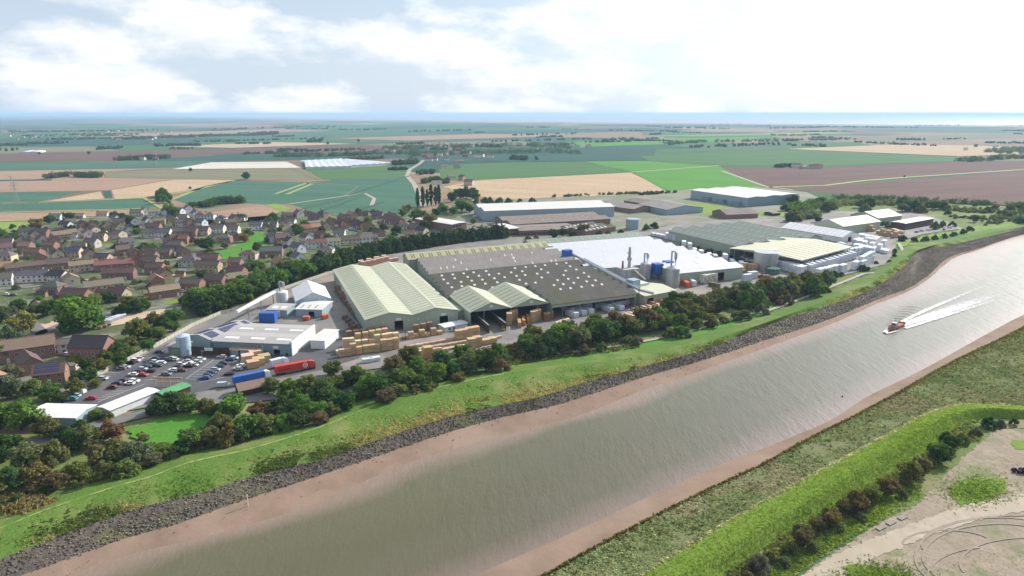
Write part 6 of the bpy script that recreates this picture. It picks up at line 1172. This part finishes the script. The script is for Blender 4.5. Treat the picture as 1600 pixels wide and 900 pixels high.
nz = t.noise(t.mapping(geo.outputs['Position'], (.5, .5, 1), (0, 0, R(-20))), .9, 5, .7); edge = t.math('MULTIPLY', t.math('MULTIPLY', su.outputs[1], t.math('SUBTRACT', 1.0, su.outputs[1])), 4.0); fade = t.math('SUBTRACT', 1.12, su.outputs[0])
al = t.ramp(t.math('MULTIPLY', t.math('MULTIPLY', nz, t.math('ADD', edge, .25)), fade), [(.22, 0.0), (.48, .92)])
tr = t.n('ShaderNodeBsdfTransparent'); df = t.n('ShaderNodeBsdfDiffuse', ins={0: (.8, .8, .8, 1)}); mx = t.n('ShaderNodeMixShader', ins={0: al, 1: tr.outputs[0], 2: df.outputs[0]}); t.n('ShaderNodeOutputMaterial', ins={0: mx.outputs[0]})
def foam(pts, w0, w1, z, label, h=.0):
    w_ = [P(x, y, z) for x, y in pts]; n = len(w_); V = []; F = []
    for i, p in enumerate(w_):
        dd = (w_[min(i+1, n-1)]-w_[max(i-1, 0)]).normalized(); s = Vector((-dd.y, dd.x, 0)); ww = (w0+(w1-w0)*i/(n-1))/2; V += [tuple(p-s*ww), tuple(p+Vector((0, 0, h))), tuple(p+s*ww)]
    for i in range(n-1): F += [(3*i, 3*i+3, 3*i+4, 3*i+1), (3*i+1, 3*i+4, 3*i+5, 3*i+2)]
    me = bpy.data.meshes.new('wake_foam'); me.from_pydata(V, [], F); uv = me.uv_layers.new(name='uv')
    for p in me.polygons:
        for li in p.loop_indices: vi = me.loops[li].vertex_index; uv.data[li].uv = (vi//3/(n-1), vi % 3/2)
    me.materials.append(fm); me.update(); structure(link('wake_foam', me), 'stuff', label)
def arc(a, b, c, n=16): return [((1-s)**2*a[0]+2*s*(1-s)*b[0]+s*s*c[0], (1-s)**2*a[1]+2*s*(1-s)*b[1]+s*s*c[1]) for s in (i/(n-1) for i in range(n))]
foam(arc((1408,508),(1500,478),(1640,436)), 5, 22, WZ+.08, 'broad white wake of foam trailing behind boat'); foam(arc((1408,503),(1470,472),(1600,425)), 2.5, 6, WZ+.14, 'upper foam edge of the wake', .25); foam(arc((1414,513),(1490,489),(1620,450)), 2.5, 6, WZ+.2, 'lower foam edge of the wake', .25); foam(arc((1382,520),(1387,514),(1396,508),6), 2.5, 3.5, WZ+.26, 'white bow wave at boat stem', .5); foam(arc((1384,521),(1398,519),(1412,514),6), 1.6, 2, WZ+.3, 'white foam along boat side', .3)
WM = bpy.data.materials['river_water']
for k in range(9):
    a = (1383+k*3.0, 508-k*3.6); pts = arc(a, (a[0]+9+k, a[1]-1), (a[0]+24+k*2, a[1]+5-k*.2), 10); w_ = [P(x, y, WZ) for x, y in pts]; V = []; F = []; n = len(w_)
    for i, p in enumerate(w_):
        dd = (w_[min(i+1, n-1)]-w_[max(i-1, 0)]).normalized(); s = Vector((-dd.y, dd.x, 0)); hh = .42*math.sin(math.pi*i/(n-1)); V += [tuple(p-s*1.3+Vector((0,0,.02))), tuple(p+Vector((0, 0, hh+.02))), tuple(p+s*1.3+Vector((0,0,.02)))]
    for i in range(n-1): F += [(3*i, 3*i+3, 3*i+4, 3*i+1), (3*i+1, 3*i+4, 3*i+5, 3*i+2)]
    me = bpy.data.meshes.new('ripple'); me.from_pydata(V, [], F); me.materials.append(WM); uv = me.uv_layers.new(name='across')
    for q in uv.data: q.uv = (.5, .4)
    for p in me.polygons: p.use_smooth = True
    structure(link('ripple', me), 'structure')
# ---------------------------------------------------------------- bank stones, tufts
def bankpoints(bank, l0, z0, l1, z1, n, x0, x1, bias=1.0, ease=False):
    """points spread evenly over the real surface between two bank lines"""
    X = np.linspace(x0, x1, 500); a = np.array([P(x, float(bank[l0](x)), z0) for x in X]); b = np.array([P(x, float(bank[l1](x)), z1) for x in X])
    seg = np.linalg.norm(np.diff((a+b)/2, axis=0), axis=1)*np.linalg.norm(((b-a)[1:]+(b-a)[:-1])/2, axis=1); i = rng.choice(len(seg), n, p=seg/seg.sum()); f = rng.random(n)[:, None]; t_ = (rng.random(n)**bias)[:, None]
    A = a[i]*(1-f)+a[i+1]*f; B_ = b[i]*(1-f)+b[i+1]*f; p = A*(1-t_)+B_*t_
    if ease: tt = t_*t_*(3-2*t_); p[:, 2:3] = z0+(z1-z0)*tt
    return p
def stones(name, pts, s0, s1, matl, label):
    n = len(pts); base = np.array([[1,0,0],[-1,0,0],[0,1,0],[0,-1,0],[0,0,1],[0,0,-1]], float); fac = np.array([[0,2,4],[2,1,4],[1,3,4],[3,0,4],[2,0,5],[1,2,5],[3,1,5],[0,3,5]])
    V = base[None]*(rng.uniform(s0, s1, (n, 1, 1)))*rng.uniform(.6, 1.3, (n, 6, 1)); ang = rng.uniform(0, 6.28, n); c, s = np.cos(ang), np.sin(ang); x = V[:, :, 0]*c[:, None]-V[:, :, 1]*s[:, None]; y = V[:, :, 0]*s[:, None]+V[:, :, 1]*c[:, None]; V = np.stack([x, y, V[:, :, 2]*.7], 2)+pts[:, None, :]
    F = (fac[None]+np.arange(n)[:, None, None]*6).reshape(-1, 3); V = V.reshape(-1, 3); me = bpy.data.meshes.new(name); me.vertices.add(len(V)); me.vertices.foreach_set('co', V.astype(np.float32).ravel()); me.loops.add(F.size); me.loops.foreach_set('vertex_index', F.astype(np.int32).ravel()); me.polygons.add(len(F)); me.polygons.foreach_set('loop_start', np.arange(0, F.size, 3, dtype=np.int32))
    me.materials.append(matl); me.update(calc_edges=True); return structure(link(name, me), 'stuff', label)
sm = bpy.data.materials.new('bank_stone'); sm.use_nodes = True; t = NT(sm.node_tree); geo = t.n('ShaderNodeNewGeometry'); c = t.ramp(geo.outputs['Random Per Island'], [(0, (.045, .037, .03)), (.5, (.125, .095, .07)), (.85, (.175, .135, .10)), (1, (.25, .21, .17))]); w3 = t.ramp(t.noise(geo.outputs['Position'], .05, 4), [(.5, 0.0), (.62, .7)]); c = t.mix(w3, c, (.075, .075, .03)); b = t.n('ShaderNodeBsdfPrincipled', ins={'Base Color': c, 'Roughness': .9}); t.n('ShaderNodeOutputMaterial', ins={0: b.outputs[0]})
stones('bank_stones', bankpoints(LB, 'rtop', .65, 'rbot', -2.85, 30000, -60, 1640), .2, .48, sm, 'dark tipped stones covering the lower river bank')
stones('bank_stones', bankpoints(LB, 'rbot', -2.8, 'water', -3.9, 350, -60, 1640, 3.0), .12, .3, sm, 'scattered stones on the mud below the revetment')
def tufts(name, pts, size, col, label, per=2, tall=.8, flat=False):
    n = len(pts); p = np.repeat(pts, per, 0); n = len(p); a = rng.uniform(0, 6.28, n); u = np.stack([np.cos(a), np.sin(a), np.zeros(n)], 1); s = (size*rng.uniform(.5, 1.4, n))[:, None]; h = np.array([0, 0, 1.0])*tall*s+rng.normal(size=(n, 3))*.25*s
    if flat: h = np.stack([-np.sin(a), np.cos(a), np.full(n, .35)], 1)*s*.9+rng.normal(size=(n, 3))*.15*s
    p = p+rng.normal(size=(n, 3))*np.array([.2, .2, 0])
    V = np.stack([p-u*s*.5, p+u*s*.5, p+u*s*.65+h, p-u*s*.65+h], 1).reshape(-1, 3); o = link(name, cloudmesh(name, V), None, color=col); return structure(o, 'stuff', label)
def clumped(p, sc, th, seed=0): return p[fnoise(p[:, 0], p[:, 1], sc, seed)+.5*fnoise(p[:, 0], p[:, 1], sc*3.1, seed+3)+rng.normal(size=len(p))*.15 > th]
q = bankpoints(LB, 'crest', 2.35, 'rtop', .62, 30000, -60, 1500, .6, True); low = bankpoints(LB, 'crest', 2.3, 'rtop', .62, 26000, -60, 1450, .22, True)
tufts('bank_grass', clumped(q, .09, .1), .28, (.12, .21, .04), 'rough green grass tufts on the river bank', 2, .45); tufts('dry_bank_grass', clumped(low, .05, .02, 5), .34, (.33, .28, .15), 'pale dry grass above the bank stones', 2, .6); tufts('bank_weeds', clumped(low, .07, .4, 9), .42, (.09, .13, .04), 'dark weeds above the bank stones', 3, .7)
mp = bankpoints(RB, 'edge', -1.45, 'foot', .1, 45000, 740, 1660); tufts('marsh_grass', mp, .34, (.25, .285, .13), 'olive marsh grass between mud and flood bank', 2, .2, True); tufts('marsh_plants', clumped(mp, .06, .2, 2), .42, (.18, .225, .09), 'darker marsh plants', 2, .25, True); tufts('dry_marsh_grass', clumped(mp, .045, .42, 7), .42, (.33, .28, .18), 'dry brown patches of marsh grass', 2, .25, True)
tufts('marsh_edge_plants', bankpoints(RB, 'edge', -1.5, 'foot', .1, 9000, 740, 1660, 14.0), .5, (.12, .11, .05), 'dark fringe of plants along the marsh edge', 2, .9)
tufts('flood_bank_grass', bankpoints(RB, 'foot', .15, 'crest', 2.8, 16000, 960, 1660, 1.0, True), .28, (.2, .285, .055), 'short grass on the flood bank', 2, .3); tufts('flood_bank_grass', bankpoints(RB, 'crest', 2.8, 'back', .05, 14000, 1000, 1660, 1.0, True), .28, (.185, .265, .052), 'short grass on flood bank landward slope', 2, .3)
tufts('flood_bank_line', bankpoints(RB, 'foot', .1, 'crest', .4, 3500, 960, 1660, 8.0), .4, (.42, .4, .3), 'pale line of drift litter at foot of flood bank', 2, .4)
V_ = []
for k in range(9000):
    x = random.uniform(1140, 1530); y = float(RB['back'](x))+random.uniform(1, 34); V_.append(tuple(P(x, y, .15)))
tufts('verge_weeds', clumped(np.array(V_), .2, -.3, 1), .5, (.15, .175, .075), 'rough weeds along the hedgerow verge', 2, .7)
V_ = []
for k in range(26000):
    x = random.uniform(-40, 1000); y = float(LB['foot'](x))-random.uniform(0, 34); V_.append(tuple(P(x, y, .1)))
tufts('belt_undergrowth', clumped(np.array(V_), .12, -.15, 4), .6, (.12, .135, .05), 'rough undergrowth among the belt trees', 2, .8)
V_ = [tuple(P(random.gauss(48, 17), random.gauss(792, 7), random.uniform(.1, 1.3))) for k in range(2500)]
tufts('dry_thicket', np.array(V_), .6, (.22, .17, .09), 'brown dry thicket on the bank at lower left', 2, .9)
# ---------------------------------------------------------------- small things
o = thing('marker_post', 'thin pale marker post standing in the mud', '', 'post', P(388,792,-3.6)-Vector((0,0,.3))); MB().cyl(0, 0, 0, 4.4, .12, .1, 8).obj('shaft', SIGN, o); MB().box(-.25, .25, -.04, .04, 3.6, 4.2).obj('board', SIGN, o)
o = thing('navigation_beacon', 'small white beacon on platform by bank stones', '', 'beacon', P(1062,561,-1.2)-Vector((0,0,.4))); MB().box(-.9, .9, -.9, .9, 0, 1.1).obj('platform', mat('weathered_wood', (.2, .17, .13)), o); MB().cyl(0, 0, 1.1, 5.2, .12, .08, 8).obj('pole', SIGN, o); MB().box(-.35, .35, -.05, .05, 4.3, 5.0).obj('top_mark', SIGN, o)
o = thing('buoy', 'tiny dark buoy floating in mid river', '', 'buoy', P(1316,620,WZ)); MB().cyl(0, 0, -.2, .35, .35, .3, 10).obj('float', TYRE, o); MB().cyl(0, 0, .35, .8, .06, .04, 6).obj('staff', TYRE, o)
def pylon(px, py, h, place):
    o = thing('pylon', 'lattice steel electricity pylon standing', place, 'pylon', P(px, py), R(20)); w_ = h*.09; lv = [0, .2, .38, .54, .68, .8, .9, 1.0]
    for sx in (-1, 1):
        for sy in (-1, 1):
            mb = MB(); mb.tube((sx*w_, sy*w_, 0), (sx*w_*.22, sy*w_*.22, h*.7), .12, .1, 5); mb.tube((sx*w_*.22, sy*w_*.22, h*.7), (0, 0, h), .1, .08, 5); mb.obj('leg', STEEL, o)
    for a, b in zip(lv[:-2], lv[1:]):
        ra, rb = (w_*(1-a/.7*.78) if a < .7 else w_*.2), (w_*(1-b/.7*.78) if b < .7 else w_*.15); mb = MB()
        for s in ((1, -1, 1, 1), (-1, -1, -1, 1), (-1, 1, 1, 1), (-1, -1, 1, -1)): mb.tube((s[0]*ra, s[1]*ra, a*h), (s[2]*rb, s[3]*rb, b*h), .07, .07, 4); mb.tube((s[2]*ra, s[3]*ra, a*h), (s[0]*rb, s[1]*rb, b*h), .07, .07, 4)
        mb.obj('bracing', STEEL, o)
    for z, l in ((.66, .2), (.78, .24), (.9, .17)): MB().box(-l*h, l*h, -.15, .15, z*h, z*h+.3).obj('cross_arm', STEEL, o)
pylon(27, 317, 28, 'in teal crop at left edge'); pylon(246, 259, 34, 'beyond dark field copse'); pylon(20, 297, 22, 'on pink soil at left'); pylon(304, 246, 34, 'on far dark strip')
o = thing('rubble_heap', 'black heap of tyres at right photo edge', '', 'heap', P(1596,738))
for k in range(14): link('tyre', carmeshes('saloon')[2], o, (random.uniform(-2.5, 2.5), random.uniform(-1.2, 1.2), random.uniform(.2, 1.2)), random.uniform(0, 6), None, (2, 2.5, 2))
for x, y, d in ((1376,826,'flat pale concrete slab lying beside dirt track'),(1392,818,'grey concrete slab nearest the weeds'),(1410,810,'thin timber pallet lying in weeds')):
    o = thing('slab', d, '', 'slab', P(x, y), R(30)); MB().box(-1.5, 1.5, -.7, .7, .1, .4).obj('top', mat('slab_grey', (.24, .22, .19), (.17, .16, .14), 1.0), o); MB().box(-1.4, 1.4, -.6, .6, 0, .1).obj('base', POST, o)
o = thing('timber_gantry', 'tan wooden gantry frame above green-roofed store', '', 'frame', P(243,604), R(-3)); TANW = mat('tan_wood', (.42, .25, .12))
for x in (0, 3.2, 6.4, 9.6, 11.5): MB().box(x-.12, x+.12, -.12, .12, 0, 3.6).obj('post', TANW, o)
MB().box(-.3, 11.8, -.2, .2, 3.6, 4.2).obj('beam', TANW, o); MB().box(-.3, 11.8, -.18, .18, 2.2, 2.4).obj('rail', TANW, o)
for x, y in ((305,602),(232,583),(318,575),(412,560),(700,540),(1120,452),(1340,430)):
    o = thing('light_pole', 'slim grey light pole', near(x, y, [(305,602,'beside car park bays'),(232,583,'in middle of car park'),(318,575,'in upper car park'),(412,560,'by the lorries'),(700,540,'above long boards'),(1120,452,'on concrete apron'),(1340,430,'beside canopy packs')]), 'light pole', P(x, y), 0, 'yard light poles'); MB().cyl(0, 0, 0, 8, .1, .06, 8).obj('shaft', STEEL, o); MB().box(-.1, .9, -.12, .12, 7.9, 8.05).obj('lamp_head', STEEL, o)
gp = np.array([tuple(P(random.gauss(1526, 26), random.gauss(767, 11), .2)) for k in range(2600)]+[tuple(P(random.gauss(1372, 34), random.gauss(897, 10), .2)) for k in range(1800)])
tufts('grass_patch_tufts', gp, .3, (.14, .21, .045), 'loose grass spreading over the bare ground', 2, .35)
V_ = [tuple(P(x, 905-(x-1200)*.62+random.gauss(0, 9), .2)) for x in (random.uniform(1200, 1440) for k in range(5000))]
tufts('verge_grass', np.array(V_), .34, (.15, .21, .05), 'green verge grass beside the dirt track', 2, .45)
gp = np.array([tuple(P(random.uniform(1440, 1620), random.uniform(672, 760), .15)) for k in range(7000)]+[tuple(P(random.uniform(1330, 1640), random.uniform(790, 910), .15)) for k in range(5000)])
tufts('sparse_weeds', clumped(gp[::2], .12, .3, 3), .16, (.24, .23, .13), 'sparse dry weeds on the bare ground', 2, .35)
stones('loose_stones', np.array([tuple(P(random.uniform(1250, 1640), random.uniform(690, 905), .12)) for k in range(700)]), .04, .14, mat('pale_stone', (.38, .34, .28), (.26, .23, .19), .6, space='World'), 'small loose stones on the bare ground')
# ---------------------------------------------------------------- haze
hz = MB().box(-61000, 61000, -1600, 61000, -8.5, 128).obj('haze', [], None)
hm = bpy.data.materials.new('haze_air'); hm.use_nodes = True; t = NT(hm.node_tree)
pv = t.n('ShaderNodeVolumePrincipled', ins={'Color': (.50, .74, 1.0, 1), 'Density': 7.0e-5, 'Anisotropy': .1})
t.n('ShaderNodeOutputMaterial', ins={1: pv.outputs[0]}); hz.data.materials.append(hm); structure(hz, 'stuff', 'pale haze lying over the flat farmland')
write_labels()
